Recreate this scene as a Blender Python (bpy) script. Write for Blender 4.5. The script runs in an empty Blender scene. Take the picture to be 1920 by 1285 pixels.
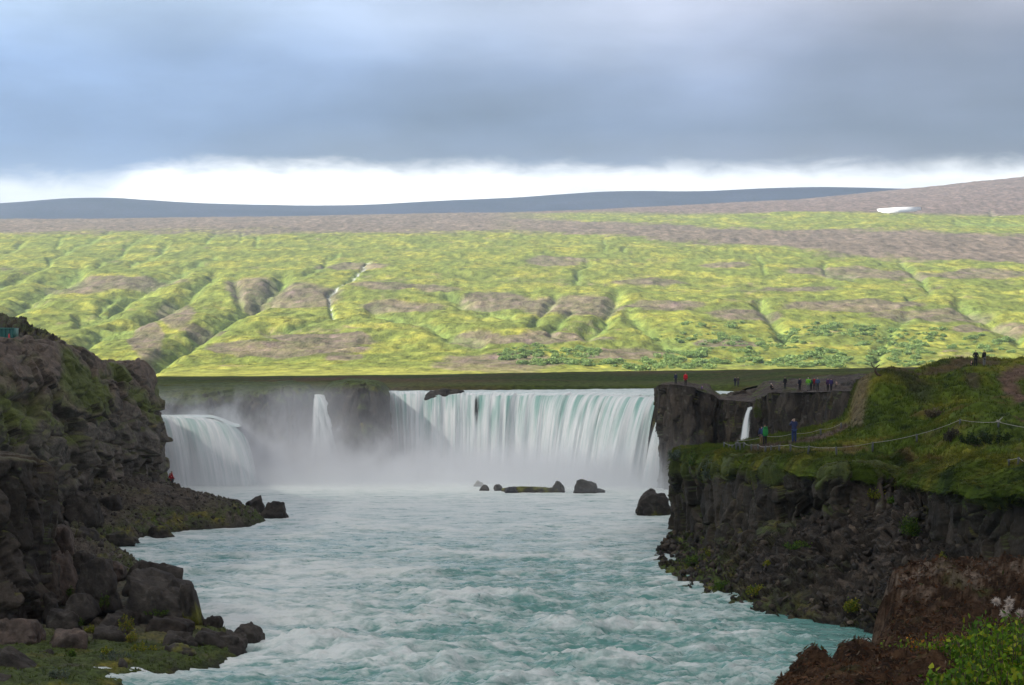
import bpy, math, random
import numpy as np
from mathutils import Vector
from mathutils.bvhtree import BVHTree

# ------------------------------------------------------------------ camera, world, sun, exposure
scene = bpy.context.scene
col = scene.collection
CAMZ, F, HY = 15.5, 4000.0, 690.0           # eye height above the pool, focal length in photo pixels, horizon row
cam_d = bpy.data.cameras.new("camera")
cam = bpy.data.objects.new("camera", cam_d)
col.objects.link(cam)
cam.location = (0, 0, CAMZ)
cam.rotation_euler = (math.radians(90), 0, 0)
cam_d.sensor_width = 36.0
cam_d.lens = F / 1920 * 36.0
cam_d.shift_y = (HY - 642.5) / 1920
cam_d.clip_start = 0.5
cam_d.clip_end = 40000
scene.camera = cam

SUN_AZ, SUN_EL = math.radians(-99), math.radians(36)     # from the left; azimuth from +Y toward +X
sun_d = bpy.data.lights.new("sun", 'SUN')
sun_d.energy = 5.0
sun_d.angle = math.radians(2.5)
sun_d.color = (1.0, 0.95, 0.86)
sun = bpy.data.objects.new("sun", sun_d)
col.objects.link(sun)
SD = Vector((math.sin(SUN_AZ) * math.cos(SUN_EL), math.cos(SUN_AZ) * math.cos(SUN_EL), math.sin(SUN_EL)))
sun.rotation_euler = SD.to_track_quat('Z', 'Y').to_euler()

scene.view_settings.view_transform = 'Standard'
scene.view_settings.look = 'None'
scene.view_settings.gamma = 1
scene.view_settings.use_curve_mapping = False
scene.view_settings.exposure = 1.0
scene.render.engine = 'CYCLES'
cy = scene.cycles
cy.use_denoising = True
cy.use_adaptive_sampling = True
cy.adaptive_threshold = 0.02
cy.max_bounces = 7
cy.diffuse_bounces = 4
cy.glossy_bounces = 3
cy.transmission_bounces = 4
cy.volume_bounces = 2
cy.transparent_max_bounces = 12
cy.caustics_reflective = False
cy.caustics_refractive = False
cy.sample_clamp_indirect = 4.0


class NT:
    """small helper round a node tree"""
    def __init__(s, tree):
        s.t = tree
        s.t.nodes.clear()

    def n(s, typ, **kw):
        nd = s.t.nodes.new(typ)
        for k, v in kw.items():
            if k == 'ins':
                for a, b in v.items():
                    s.put(nd.inputs[a], b)
            else:
                setattr(nd, k, v)
        return nd

    def put(s, sock, v):
        if isinstance(v, bpy.types.NodeSocket):
            s.t.links.new(v, sock)
        elif isinstance(v, bpy.types.Node):
            s.t.links.new(v.outputs[0], sock)
        else:
            if sock.type == 'RGBA' and len(v) == 3:
                v = (*v, 1)
            sock.default_value = v

    def m(s, op, a, b=0.0, c=None, clamp=False):
        nd = s.t.nodes.new('ShaderNodeMath')
        nd.operation = op
        nd.use_clamp = clamp
        s.put(nd.inputs[0], a)
        s.put(nd.inputs[1], b)
        if c is not None:
            s.put(nd.inputs[2], c)
        return nd.outputs[0]

    def mr(s, v, a, b, c=0.0, d=1.0, smooth=True):
        nd = s.t.nodes.new('ShaderNodeMapRange')
        nd.interpolation_type = 'SMOOTHSTEP' if smooth else 'LINEAR'
        s.put(nd.inputs[0], v)
        for i, x in enumerate((a, b, c, d)):
            s.put(nd.inputs[i + 1], x)
        return nd.outputs[0]

    def mix(s, f, a, b, mode='MIX'):
        nd = s.t.nodes.new('ShaderNodeMix')
        nd.data_type = 'RGBA'
        nd.blend_type = mode
        s.put(nd.inputs[0], f)
        s.put(nd.inputs[6], a)
        s.put(nd.inputs[7], b)
        return nd.outputs[2]

    def noise(s, vec, scale, detail=4, rough=0.55, dist=0.0, out=0):
        nd = s.t.nodes.new('ShaderNodeTexNoise')
        if vec is not None:
            s.put(nd.inputs['Vector'], vec)
        nd.inputs['Scale'].default_value = scale
        nd.inputs['Detail'].default_value = detail
        nd.inputs['Roughness'].default_value = rough
        nd.inputs['Distortion'].default_value = dist
        return nd.outputs[out]

    def mapping(s, vec, scale=(1, 1, 1), loc=(0, 0, 0), rot=(0, 0, 0)):
        nd = s.t.nodes.new('ShaderNodeMapping')
        s.put(nd.inputs[0], vec)
        nd.inputs['Location'].default_value = loc
        nd.inputs['Rotation'].default_value = rot
        nd.inputs['Scale'].default_value = scale
        return nd.outputs[0]

    def ramp(s, fac, stops, interp='LINEAR'):
        nd = s.t.nodes.new('ShaderNodeValToRGB')
        cr = nd.color_ramp
        cr.interpolation = interp
        while len(cr.elements) < len(stops):
            cr.elements.new(0.5)
        for e, (p, c) in zip(cr.elements, stops):
            e.position = p
            e.color = c if len(c) == 4 else (*c, 1)
        s.put(nd.inputs[0], fac)
        return nd.outputs[0]


world = bpy.data.worlds.new("World")
scene.world = world
world.use_nodes = True
w = NT(world.node_tree)
tc = w.n('ShaderNodeTexCoord').outputs['Generated']
sx = w.n('ShaderNodeSeparateXYZ', ins={0: tc})
az = w.m('ARCTAN2', sx.outputs[0], sx.outputs[1])
el = w.m('ARCSINE', sx.outputs[2])
ae = w.n('ShaderNodeCombineXYZ', ins={0: az, 1: el, 2: 0.0}).outputs[0]
big = w.noise(w.mapping(ae, (5, 16, 1), (3.1, 0, 0)), 1.0, 3, 0.5)
mid = w.noise(w.mapping(ae, (9, 32, 1), (1.7, 2, 0)), 1.0, 5, 0.6, 0.3)
fine = w.noise(w.mapping(ae, (38, 95, 1), (0.4, 5, 0)), 1.0, 6, 0.62, 0.4)
# cloud deck colour by height above the horizon, with broad soft bands
elw = w.m('ADD', el, w.m('MULTIPLY', w.m('SUBTRACT', big, 0.5), 0.05))
deck = w.ramp(w.m('MULTIPLY', elw, 2.0), [
    (0.00, (0.17, 0.20, 0.25)), (0.180, (0.125, 0.155, 0.215)), (0.225, (0.088, 0.125, 0.200)),
    (0.275, (0.130, 0.170, 0.250)), (0.330, (0.250, 0.285, 0.345)), (0.45, (0.31, 0.32, 0.34)), (1.0, (0.21, 0.22, 0.24))])
side = w.mr(az, -0.26, 0.24, 0.0, 1.0)
tint = w.mix(side, (0.88, 1.02, 1.20), (0.88, 0.78, 0.80))
deck = w.mix(1.0, deck, tint, 'MULTIPLY')
broad = w.mr(w.noise(w.mapping(ae, (4.5, 9, 1), (0.35, 0.2, 0), (0, 0, 0.5)), 1.0, 3, 0.5), 0.35, 0.68, 0.80, 1.42)
glow = w.m('MULTIPLY', w.mr(el, 0.115, 0.175), w.mr(w.m('ABSOLUTE', w.m('ADD', az, 0.035)), 0.20, 0.0))
broad = w.m('MULTIPLY', broad, w.m('ADD', 1.0, w.m('MULTIPLY', glow, 0.40)))
broad = w.m('ADD', broad, w.m('MULTIPLY', w.m('SUBTRACT', fine, 0.5), 0.16))
tex = w.m('MULTIPLY', broad, w.m('ADD', 0.72, w.m('MULTIPLY', mid, 0.56)))
deck = w.mix(1.0, deck, w.n('ShaderNodeCombineColor', ins={0: tex, 1: tex, 2: tex}).outputs[0], 'MULTIPLY')
# bright gap between the deck and the hills
lifted = w.m('ADD', el, w.m('MULTIPLY', w.m('SUBTRACT', fine, 0.5), 0.012))
lifted = w.m('ADD', lifted, w.m('MULTIPLY', w.m('SUBTRACT', mid, 0.5), 0.012))
lifted = w.m('ADD', lifted, w.mr(az, -0.165, -0.19, 0.0, 0.0065))
gap = w.mr(lifted, 0.0985, 0.0870, 0.0, 1.0)
gapsoft = w.mr(az, -0.20, -0.165, 0.50, 1.0)
gapr = w.mr(az, 0.03, 0.09, 1.0, 0.72)
gapn = w.mr(w.noise(w.mapping(ae, (14, 70, 1), (8, 1, 0)), 1.0, 5, 0.6), 0.30, 0.55, 0.62, 1.0)
gapv = w.m('MULTIPLY', w.m('MULTIPLY', gapsoft, gapr), gapn)
gapc = w.mix(gapv, (0.26, 0.31, 0.39), (0.80, 0.80, 0.80))
clouds = w.mix(gap, deck, gapc)
# open blue behind the thinner cloud (real sky model), seen only faintly
sky = w.n('ShaderNodeTexSky')
sky.sky_type = 'NISHITA'
sky.sun_disc = False
sky.sun_elevation = SUN_EL
sky.sun_rotation = SUN_AZ
skyc = w.mix(1.0, sky.outputs[0], (0.08, 0.08, 0.08), 'MULTIPLY')
final = w.mix(0.10, clouds, skyc)
bg = w.n('ShaderNodeBackground', ins={0: final, 1: 1.0})
w.n('ShaderNodeOutputWorld', ins={0: bg})

# ------------------------------------------------------------------ numpy noise
def _h(ix, iy, iz, seed):
    with np.errstate(over='ignore'):
        h = (ix.astype(np.uint32) * np.uint32(374761393) + iy.astype(np.uint32) * np.uint32(668265263)
             + iz.astype(np.uint32) * np.uint32(2147483647) + np.uint32(seed * 974634777 & 0xffffffff))
        h = (h ^ (h >> np.uint32(13))) * np.uint32(1274126177)
        h = (h ^ (h >> np.uint32(16))) * np.uint32(2246822519)
        h ^= h >> np.uint32(13)
    return h


def gnoise(p, seed=0):
    """gradient noise, about -0.7..0.7; p is (...,3)"""
    p = np.asarray(p, dtype=np.float32)
    i = np.floor(p).astype(np.int64)
    f = p - i
    u = f * f * f * (f * (f * 6 - 15) + 10)
    out = 0
    for dx in (0, 1):
        for dy in (0, 1):
            for dz in (0, 1):
                h = _h(i[..., 0] + dx, i[..., 1] + dy, i[..., 2] + dz, seed)
                gx = ((h & np.uint32(1023)).astype(np.float32) / 511.5 - 1)
                gy = (((h >> np.uint32(10)) & np.uint32(1023)).astype(np.float32) / 511.5 - 1)
                gz = (((h >> np.uint32(20)) & np.uint32(1023)).astype(np.float32) / 511.5 - 1)
                d = gx * (f[..., 0] - dx) + gy * (f[..., 1] - dy) + gz * (f[..., 2] - dz)
                wx = u[..., 0] if dx else 1 - u[..., 0]
                wy = u[..., 1] if dy else 1 - u[..., 1]
                wz = u[..., 2] if dz else 1 - u[..., 2]
                out = out + d * wx * wy * wz
    return out


def fbm(p, octaves=4, gain=0.5, lac=2.03, seed=0, ridged=False):
    p = np.asarray(p, dtype=np.float32)
    a, s, tot = 1.0, 0, 0
    for o in range(octaves):
        n = gnoise(p, seed + o * 17)
        if ridged:
            n = 0.5 - np.abs(n) * 1.6
        s = s + a * n
        tot += a
        a *= gain
        p = p * lac + 7.3
    return s / tot * 1.4


def worley(p, seed=0, facet=False):
    """F1, F2 and a 0..1 value per cell; with facet also a tilted plane per cell"""
    p = np.asarray(p, dtype=np.float32)
    i = np.floor(p).astype(np.int64)
    f1 = np.full(p.shape[:-1], 9.0, np.float32)
    f2 = f1.copy()
    cid = np.zeros_like(f1)
    fac = np.zeros_like(f1)
    for dx in (-1, 0, 1):
        for dy in (-1, 0, 1):
            for dz in (-1, 0, 1):
                cx, cy_, cz = i[..., 0] + dx, i[..., 1] + dy, i[..., 2] + dz
                h = _h(cx, cy_, cz, seed)
                ox = (h & np.uint32(1023)).astype(np.float32) / 1023
                oy = ((h >> np.uint32(10)) & np.uint32(1023)).astype(np.float32) / 1023
                oz = ((h >> np.uint32(20)) & np.uint32(1023)).astype(np.float32) / 1023
                ex, ey, ez = p[..., 0] - cx - ox, p[..., 1] - cy_ - oy, p[..., 2] - cz - oz
                d = np.sqrt(ex * ex + ey * ey + ez * ez)
                v = ((h * np.uint32(2654435761)) >> np.uint32(8)).astype(np.float32) / 16777215
                near = d < f1
                f2 = np.where(near, f1, np.minimum(f2, d))
                cid = np.where(near, v, cid)
                if facet:
                    fac = np.where(near, ex * (oy * 2 - 1) + ey * (oz * 2 - 1) + ez * (ox * 2 - 1), fac)
                f1 = np.where(near, d, f1)
    return (f1, f2, cid, fac) if facet else (f1, f2, cid)


def sstep(x, a, b):
    t = np.clip((x - a) / (b - a), 0, 1)
    return t * t * (3 - 2 * t)


def lerpc(a, b, t):
    return a + (b - a) * t[..., None]


def C3(*c):
    return np.array(c, dtype=np.float32)

# ------------------------------------------------------------------ object helpers
def P(px, py, d):
    return ((px - 960.0) / F * d, d, CAMZ - (py - HY) / F * d)


def tag(o, label=None, cat=None, group=None, kind=None):
    if label:
        o['label'] = label
    if cat:
        o['category'] = cat
    if group:
        o['group'] = group
    if kind:
        o['kind'] = kind
    return o


def mesh_obj(name, v, faces, mat=None, parent=None, colr=None, smooth=True, uv=None):
    """v (N,3); faces: (M,k) int array or list of such arrays"""
    v = np.ascontiguousarray(v, dtype=np.float32).reshape(-1, 3)
    fl = faces if isinstance(faces, list) else [faces]
    fl = [np.asarray(f, dtype=np.int32) for f in fl if len(f)]
    me = bpy.data.meshes.new(name)
    me.vertices.add(len(v))
    me.vertices.foreach_set('co', v.ravel())
    loops = np.concatenate([f.ravel() for f in fl])
    tot = np.concatenate([np.full(len(f), f.shape[1], np.int32) for f in fl])
    st = np.concatenate([[0], np.cumsum(tot)[:-1]]).astype(np.int32)
    me.loops.add(len(loops))
    me.loops.foreach_set('vertex_index', loops)
    me.polygons.add(len(tot))
    me.polygons.foreach_set('loop_start', st)
    me.polygons.foreach_set('loop_total', tot)
    me.update(calc_edges=True)
    me.validate()
    if smooth:
        me.polygons.foreach_set('use_smooth', np.ones(len(me.polygons), bool))
    if colr is not None:
        c = np.ones((len(v), 4), np.float32)
        colr = np.asarray(colr, np.float32).reshape(len(v), -1)
        c[:, :colr.shape[1]] = colr
        a = me.color_attributes.new('Col', 'FLOAT_COLOR', 'POINT')
        a.data.foreach_set('color', c.ravel())
    if uv is not None:
        a = me.attributes.new('st', 'FLOAT_VECTOR', 'POINT')
        q = np.zeros((len(v), 3), np.float32)
        uv = np.asarray(uv, np.float32).reshape(len(v), -1)
        q[:, :uv.shape[1]] = uv
        a.data.foreach_set('vector', q.ravel())
    if mat:
        me.materials.append(mat)
    o = bpy.data.objects.new(name, me)
    col.objects.link(o)
    if parent is not None:
        o.parent = parent
    return o


def grid_faces(R, Cn, flip=False):
    idx = np.arange(R * Cn).reshape(R, Cn)
    a, b, c, d = idx[:-1, :-1], idx[:-1, 1:], idx[1:, 1:], idx[1:, :-1]
    q = np.stack([a, b, c, d] if not flip else [a, d, c, b], -1)
    return q.reshape(-1, 4)


def empty(name, loc, rz=0.0):
    o = bpy.data.objects.new(name, None)
    o.location = loc
    o.rotation_euler = (0, 0, rz)
    col.objects.link(o)
    return o


def cr1(ctrl, t, axis=0):
    """Catmull-Rom along one axis; t in 0..n-1"""
    ctrl = np.moveaxis(np.asarray(ctrl, np.float64), axis, 0)
    n = len(ctrl)
    i = np.clip(np.floor(t).astype(int), 0, n - 2)
    f = (t - i).reshape((-1,) + (1,) * (ctrl.ndim - 1))
    p1, p2 = ctrl[i], ctrl[i + 1]
    p0 = np.where((i > 0).reshape(f.shape), ctrl[np.maximum(i - 1, 0)], 2 * p1 - p2)
    p3 = np.where((i < n - 2).reshape(f.shape), ctrl[np.minimum(i + 2, n - 1)], 2 * p2 - p1)
    k = 0.35
    m1, m2 = (p2 - p0) * k, (p3 - p1) * k
    r = (2 * f ** 3 - 3 * f ** 2 + 1) * p1 + (f ** 3 - 2 * f ** 2 + f) * m1 + (-2 * f ** 3 + 3 * f ** 2) * p2 + (f ** 3 - f ** 2) * m2
    return np.moveaxis(r, 0, axis)


def even_t(ctrl, axis, n):
    """parameters spread evenly by mean arc length along axis"""
    ctrl = np.moveaxis(np.asarray(ctrl, np.float64), axis, 0)
    seg = np.linalg.norm(np.diff(ctrl, axis=0), axis=-1)
    seg = seg.reshape(len(seg), -1).mean(1) + 1e-6
    cum = np.concatenate([[0], np.cumsum(seg)])
    return np.interp(np.linspace(0, cum[-1], n), cum, np.arange(len(cum)))


def loft(ctrl, nr, nc):
    """ctrl rows x cols x 3 world points -> (nr,nc,3) and its (row,col) parameters"""
    ctrl = np.asarray(ctrl, np.float64)
    tr, tcn = even_t(ctrl, 0, nr), even_t(ctrl, 1, nc)
    g = cr1(cr1(ctrl, tcn, 1), tr, 0)
    return g, tr, tcn


def normals(g):
    du = np.gradient(g, axis=1)
    dv = np.gradient(g, axis=0)
    n = np.cross(du, dv)
    return n / (np.linalg.norm(n, axis=-1, keepdims=True) + 1e-9)


def rock_disp(p, vs=0.45, big=1.0, blk=0.5, crack=0.35, fine_=0.12, seed=0, bs=0.45, ys=1.0):
    """blocky, vertically jointed rock"""
    p = p * np.array([1, ys, 1])
    q = p * np.array([1, 1, vs])
    wv = np.stack([fbm(p * 0.35 + 11, 2, seed=seed + 5), fbm(p * 0.35 + 31, 2, seed=seed + 6), fbm(p * 0.35 + 51, 2, seed=seed + 7)], -1)
    q = q + wv * 0.9
    f1, f2, c, fa = worley(q * bs, seed, True)
    g1, g2, c2, fb = worley(q * bs * 2.7 + 3, seed + 3, True)
    e1 = sstep(f2 - f1, 0.0, 0.10)
    e2 = sstep(g2 - g1, 0.0, 0.14)
    d = big * fbm(p * 0.09, 3, seed=seed + 1)
    d = d + blk * ((c - 0.5) * 0.9 + fa * 1.1) + blk * 0.42 * ((c2 - 0.5) * 0.8 + fb * 1.2)
    d = d - crack * (1 - e1) * 0.6 - crack * 0.3 * (1 - e2)
    d = d + fine_ * fbm(p * 1.9, 4, 0.62, seed=seed + 2)
    return d, c, c2, e1 * (0.4 + 0.6 * e2)

# ------------------------------------------------------------------ materials
def earth_mat(name, rough=0.85, n1=1.5, n2=9.0, var=0.5, bump=0.6, bdist=0.12, spec=0.3, vscale=(1, 1, 1)):
    m = bpy.data.materials.new(name)
    m.use_nodes = True
    t = NT(m.node_tree)
    at = t.n('ShaderNodeAttribute', attribute_name='Col')
    pos = t.mapping(t.n('ShaderNodeNewGeometry').outputs['Position'], vscale)
    a = t.noise(pos, n1, 5, 0.6)
    b = t.noise(pos, n2, 4, 0.65)
    k = t.m('ADD', t.mr(a, 0.3, 0.7, 1 - var, 1 + var, False), t.mr(b, 0.3, 0.7, -var * 0.55, var * 0.55, False))
    kc = t.n('ShaderNodeCombineColor', ins={0: k, 1: k, 2: k}).outputs[0]
    c = t.mix(1.0, at.outputs[0], kc, 'MULTIPLY')
    hgt = t.m('ADD', t.m('MULTIPLY', a, 0.7), t.m('MULTIPLY', b, 0.35))
    bp = t.n('ShaderNodeBump', ins={'Strength': bump, 'Distance': bdist, 'Height': hgt})
    pr = t.n('ShaderNodeBsdfPrincipled', ins={'Base Color': c, 'Roughness': rough, 'Specular IOR Level': spec, 'Normal': bp.outputs[0]})
    t.n('ShaderNodeOutputMaterial', ins={0: pr})
    return m


def plain_mat(name, c, rough=0.7, metal=0.0, spec=0.4, var=0.2, scale=20):
    m = bpy.data.materials.new(name)
    m.use_nodes = True
    t = NT(m.node_tree)
    k = t.mr(t.noise(t.n('ShaderNodeTexCoord').outputs['Object'], scale, 3), 0.3, 0.7, 1 - var, 1 + var, False)
    kc = t.n('ShaderNodeCombineColor', ins={0: k, 1: k, 2: k}).outputs[0]
    cc = t.mix(1.0, c, kc, 'MULTIPLY')
    pr = t.n('ShaderNodeBsdfPrincipled', ins={'Base Color': cc, 'Roughness': rough, 'Metallic': metal, 'Specular IOR Level': spec})
    t.n('ShaderNodeOutputMaterial', ins={0: pr})
    return m


def leaf_mat(name, trans=0.35, rough=0.6):
    m = bpy.data.materials.new(name)
    m.use_nodes = True
    t = NT(m.node_tree)
    at = t.n('ShaderNodeAttribute', attribute_name='Col').outputs[0]
    a = t.n('ShaderNodeBsdfPrincipled', ins={'Base Color': at, 'Roughness': rough, 'Specular IOR Level': 0.2})
    b = t.n('ShaderNodeBsdfTranslucent', ins={0: at})
    mx = t.n('ShaderNodeMixShader', ins={0: trans, 1: a.outputs[0], 2: b.outputs[0]})
    t.n('ShaderNodeOutputMaterial', ins={0: mx})
    return m


M_rock = earth_mat('basalt', 0.82, 1.2, 7, 0.45, 0.9, 0.25)
M_cliff = earth_mat('basalt_cliff', 0.85, 0.9, 5, 0.5, 1.0, 0.35, vscale=(1, 1, 0.35))
M_turf = earth_mat('turf', 0.95, 1.3, 8, 0.5, 0.8, 0.2, 0.1)
M_scree = earth_mat('scree', 0.85, 2.0, 8, 0.55, 1.0, 0.3)
M_hill = earth_mat('hillside', 0.95, 0.11, 0.55, 0.55, 0.9, 2.2, 0.05, vscale=(1, 0.22, 0.6))
M_peat = earth_mat('peat', 0.95, 6.0, 30, 0.6, 1.0, 0.05, 0.1)
M_leaf = leaf_mat('leaves')
M_grass = leaf_mat('grass_blades', 0.25, 0.8)

BAS = C3(0.042, 0.036, 0.029)
BASD = C3(0.028, 0.022, 0.017)
BASB = C3(0.105, 0.080, 0.058)
MOSS = C3(0.056, 0.085, 0.012)
MOSSY = C3(0.185, 0.165, 0.012)
SOIL = C3(0.070, 0.045, 0.028)
GRS = C3(0.066, 0.100, 0.011)
GRSY = C3(0.150, 0.145, 0.016)


def rock_color(p, c, c2, edge, seed=0, base=BAS, warm=0.35):
    v = fbm(p * 0.25, 3, seed=seed + 21)
    k = lerpc(np.broadcast_to(base * 0.5, p.shape), np.broadcast_to(base, p.shape), sstep(v + (c - 0.5) * 0.6, -0.4, 0.4))
    k = lerpc(k, np.broadcast_to(BASB, p.shape), warm * sstep(c2 + v, 0.6, 1.2))
    lich = sstep(fbm(p * 1.7 + 9, 3, seed=seed + 33), 0.22, 0.5)
    return lerpc(k, np.broadcast_to(C3(0.13, 0.125, 0.11), p.shape), lich * 0.4)


def add_moss(k, p, n, lo=0.35, hi=0.75, seed=0, c1=MOSS, c2=MOSSY, amt=1.0, sc=0.3):
    f = sstep(n[..., 2] + 0.9 * fbm(p * sc, 4, seed=seed + 41), lo, hi) * amt
    mc = lerpc(np.broadcast_to(c1, p.shape), np.broadcast_to(c2, p.shape), sstep(fbm(p * 0.5 + 3, 3, seed=seed + 43), 0.0, 0.5))
    return lerpc(k, mc, f)

# ------------------------------------------------------------------ hills
def hill_base_tables():
    pxs = np.array([-500, 0, 500, 960, 1300, 1500, 1700, 1920, 2400], float)
    Ys = np.array([950, 1150, 1350, 1650, 2050, 2550, 3150, 3750, 4350, 5000, 5600, 6200, 6800], float)
    T = np.array([
        [706] * 9,
        [702] * 9,
        [690] * 9,
        [652, 652, 652, 652, 650, 650, 650, 650, 650],
        [598, 598, 598, 597, 595, 595, 595, 595, 595],
        [546, 546, 544, 540, 540, 540, 540, 538, 538],
        [494, 494, 492, 488, 486, 484, 482, 480, 478],
        [452, 452, 450, 448, 445, 442, 438, 434, 430],
        [430, 430, 428, 426, 422, 416, 408, 402, 398],
        [416, 416, 413, 408, 400, 390, 382, 374, 368],
        [413, 413, 408, 400, 387, 378, 363, 348, 342],
        [416, 416, 410, 403, 388, 377, 356, 333, 326],
        [425, 425, 420, 412, 398, 390, 375, 345, 335]], float)
    return pxs, Ys, T


_px, _Ys, _T = hill_base_tables()


def hill_py(px, Y):
    """bilinear with smoothing in Y"""
    c = np.empty((len(_Ys),) + px.shape)
    for r in range(len(_Ys)):
        c[r] = np.interp(px, _px, _T[r])
    t = np.interp(Y, _Ys, np.arange(len(_Ys)))
    i = np.clip(np.floor(t).astype(int), 0, len(_Ys) - 2)
    f = t - i
    g = lambda j: np.take_along_axis(c, np.clip(j, 0, len(_Ys) - 1)[None], 0)[0]
    p0, p1, p2, p3 = g(i - 1), g(i), g(i + 1), g(i + 2)
    m1, m2 = (p2 - p0) * 0.5, (p3 - p1) * 0.5
    return (2 * f ** 3 - 3 * f ** 2 + 1) * p1 + (f ** 3 - 2 * f ** 2 + f) * m1 + (-2 * f ** 3 + 3 * f ** 2) * p2 + (f ** 3 - f ** 2) * m2


def seg_dist(px, py, pts, ys=1.0):
    """distance from pixel-like coordinates to a polyline and the signed side of it"""
    best = np.full(px.shape, 1e9, np.float32)
    side = np.zeros(px.shape, np.float32)
    for (x0, y0), (x1, y1) in zip(pts[:-1], pts[1:]):
        dx, dy = x1 - x0, (y1 - y0) * ys
        L = dx * dx + dy * dy + 1e-6
        t = np.clip(((px - x0) * dx + (py - y0) * ys * dy) / L, 0, 1)
        ex, ey = px - x0 - t * dx, (py - y0) * ys - t * dy
        d = np.sqrt(ex * ex + ey * ey)
        m = d < best
        best = np.where(m, d, best)
        side = np.where(m, np.sign(dx * ey - dy * ex), side)
    return best, side


GULLIES = [  # points, half width px, depth m, dark
    ([(48, 452), (30, 466), (0, 481), (-40, 500)], 4, 9),
    ([(124, 474), (92, 490), (93, 503), (50, 522), (0, 541), (-60, 560)], 6, 13),
    ([(122, 444), (108, 458), (106, 470)], 3.5, 7),
    ([(205, 440), (180, 452), (142, 464), (128, 474)], 4, 8),
    ([(292, 443), (262, 450), (236, 464), (232, 476), (200, 490), (183, 503)], 5, 10),
    ([(314, 464), (292, 483), (245, 498)], 5, 10),
    ([(404, 440), (382, 462)], 3.5, 7), ([(404, 484), (378, 494), (354, 505)], 4, 8),
    ([(482, 448), (482, 464)], 3.5, 7), ([(455, 440), (450, 456)], 3, 5),
    ([(636, 480), (614, 490), (606, 506), (574, 522)], 5, 11),
    ([(690, 500), (672, 520), (655, 536), (618, 560), (620, 585), (626, 600), (600, 606), (540, 622), (495, 630)], 5, 10),
    ([(150, 520), (90, 545), (0, 606), (-60, 640)], 15, 26),
    ([(342, 515), (300, 535), (240, 560), (205, 585), (182, 592), (150, 600)], 13, 24),
    ([(400, 528), (345, 560), (295, 590), (250, 612), (190, 622), (140, 652)], 12, 26),
    ([(215, 560), (190, 575), (178, 592)], 9, 14),
    ([(440, 540), (455, 575), (430, 600)], 9, 14),
    ([(530, 535), (500, 560), (430, 602), (360, 640), (300, 676), (270, 700)], 15, 32),
    ([(1042, 566), (1020, 590), (998, 622)], 8, 13),
    ([(1074, 590), (1055, 612), (1032, 632)], 8, 10),
    ([(1160, 558), (1145, 585), (1132, 615), (1100, 636)], 14, 17),
    ([(1102, 500), (1088, 512), (1080, 530)], 7, 11),
    ([(1135, 455), (1136, 476)], 3.5, 8), ([(1176, 465), (1170, 475)], 4, 8),
    ([(1420, 480), (1428, 495), (1433, 515)], 4, 9),
    ([(1690, 495), (1710, 512), (1728, 530), (1742, 552), (1700, 566)], 7, 13),
    ([(1545, 500), (1550, 520), (1600, 525)], 6, 9),
    ([(1425, 575), (1445, 600), (1475, 632)], 12, 18),
    ([(1800, 580), (1860, 608), (1912, 640)], 12, 18),
    ([(1790, 420), (1840, 424), (1920, 422)], 5, 9),
    ([(1855, 395), (1868, 410), (1850, 424)], 4, 8),
    ([(700, 590), (740, 605), (800, 615), (840, 640), (900, 650)], 12, 12),
    ([(840, 560), (900, 590), (960, 600)], 12, 10),
    ([(1180, 600), (1230, 640), (1290, 660)], 12, 10),
    ([(1700, 600), (1660, 640), (1640, 680)], 12, 9),
]
HEATH = [  # brown heath patches cx, cy, rx, ry
    (540, 659, 95, 11), (440, 655, 50, 9), (620, 652, 60, 8), (640, 674, 30, 5), (950, 682, 95, 11), (890, 641, 42, 9),
    (1180, 668, 75, 9), (1075, 582, 80, 18), (540, 560, 80, 16), (330, 590, 30, 24), (275, 640, 26, 32), (230, 535, 100, 8),
    (150, 540, 60, 8), (480, 545, 50, 12), (930, 570, 60, 14), (760, 580, 70, 9), (810, 545, 50, 6), (1000, 645, 120, 6),
    (1360, 645, 50, 6), (1240, 580, 70, 7), (1390, 595, 60, 8), (1600, 580, 110, 8), (1750, 595, 100, 9), (1860, 620, 60, 10),
    (1650, 520, 110, 7), (1850, 520, 90, 7), (1560, 512, 70, 6), (1220, 530, 60, 5), (660, 505, 60, 6), (720, 545, 50, 6),
    (1500, 545, 60, 5), (1040, 492, 50, 6), (380, 620, 40, 6), (600, 640, 90, 6), (1360, 500, 40, 5), (880, 690, 60, 5),
    (1040, 640, 60, 7), (960, 697, 50, 3)]


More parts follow.
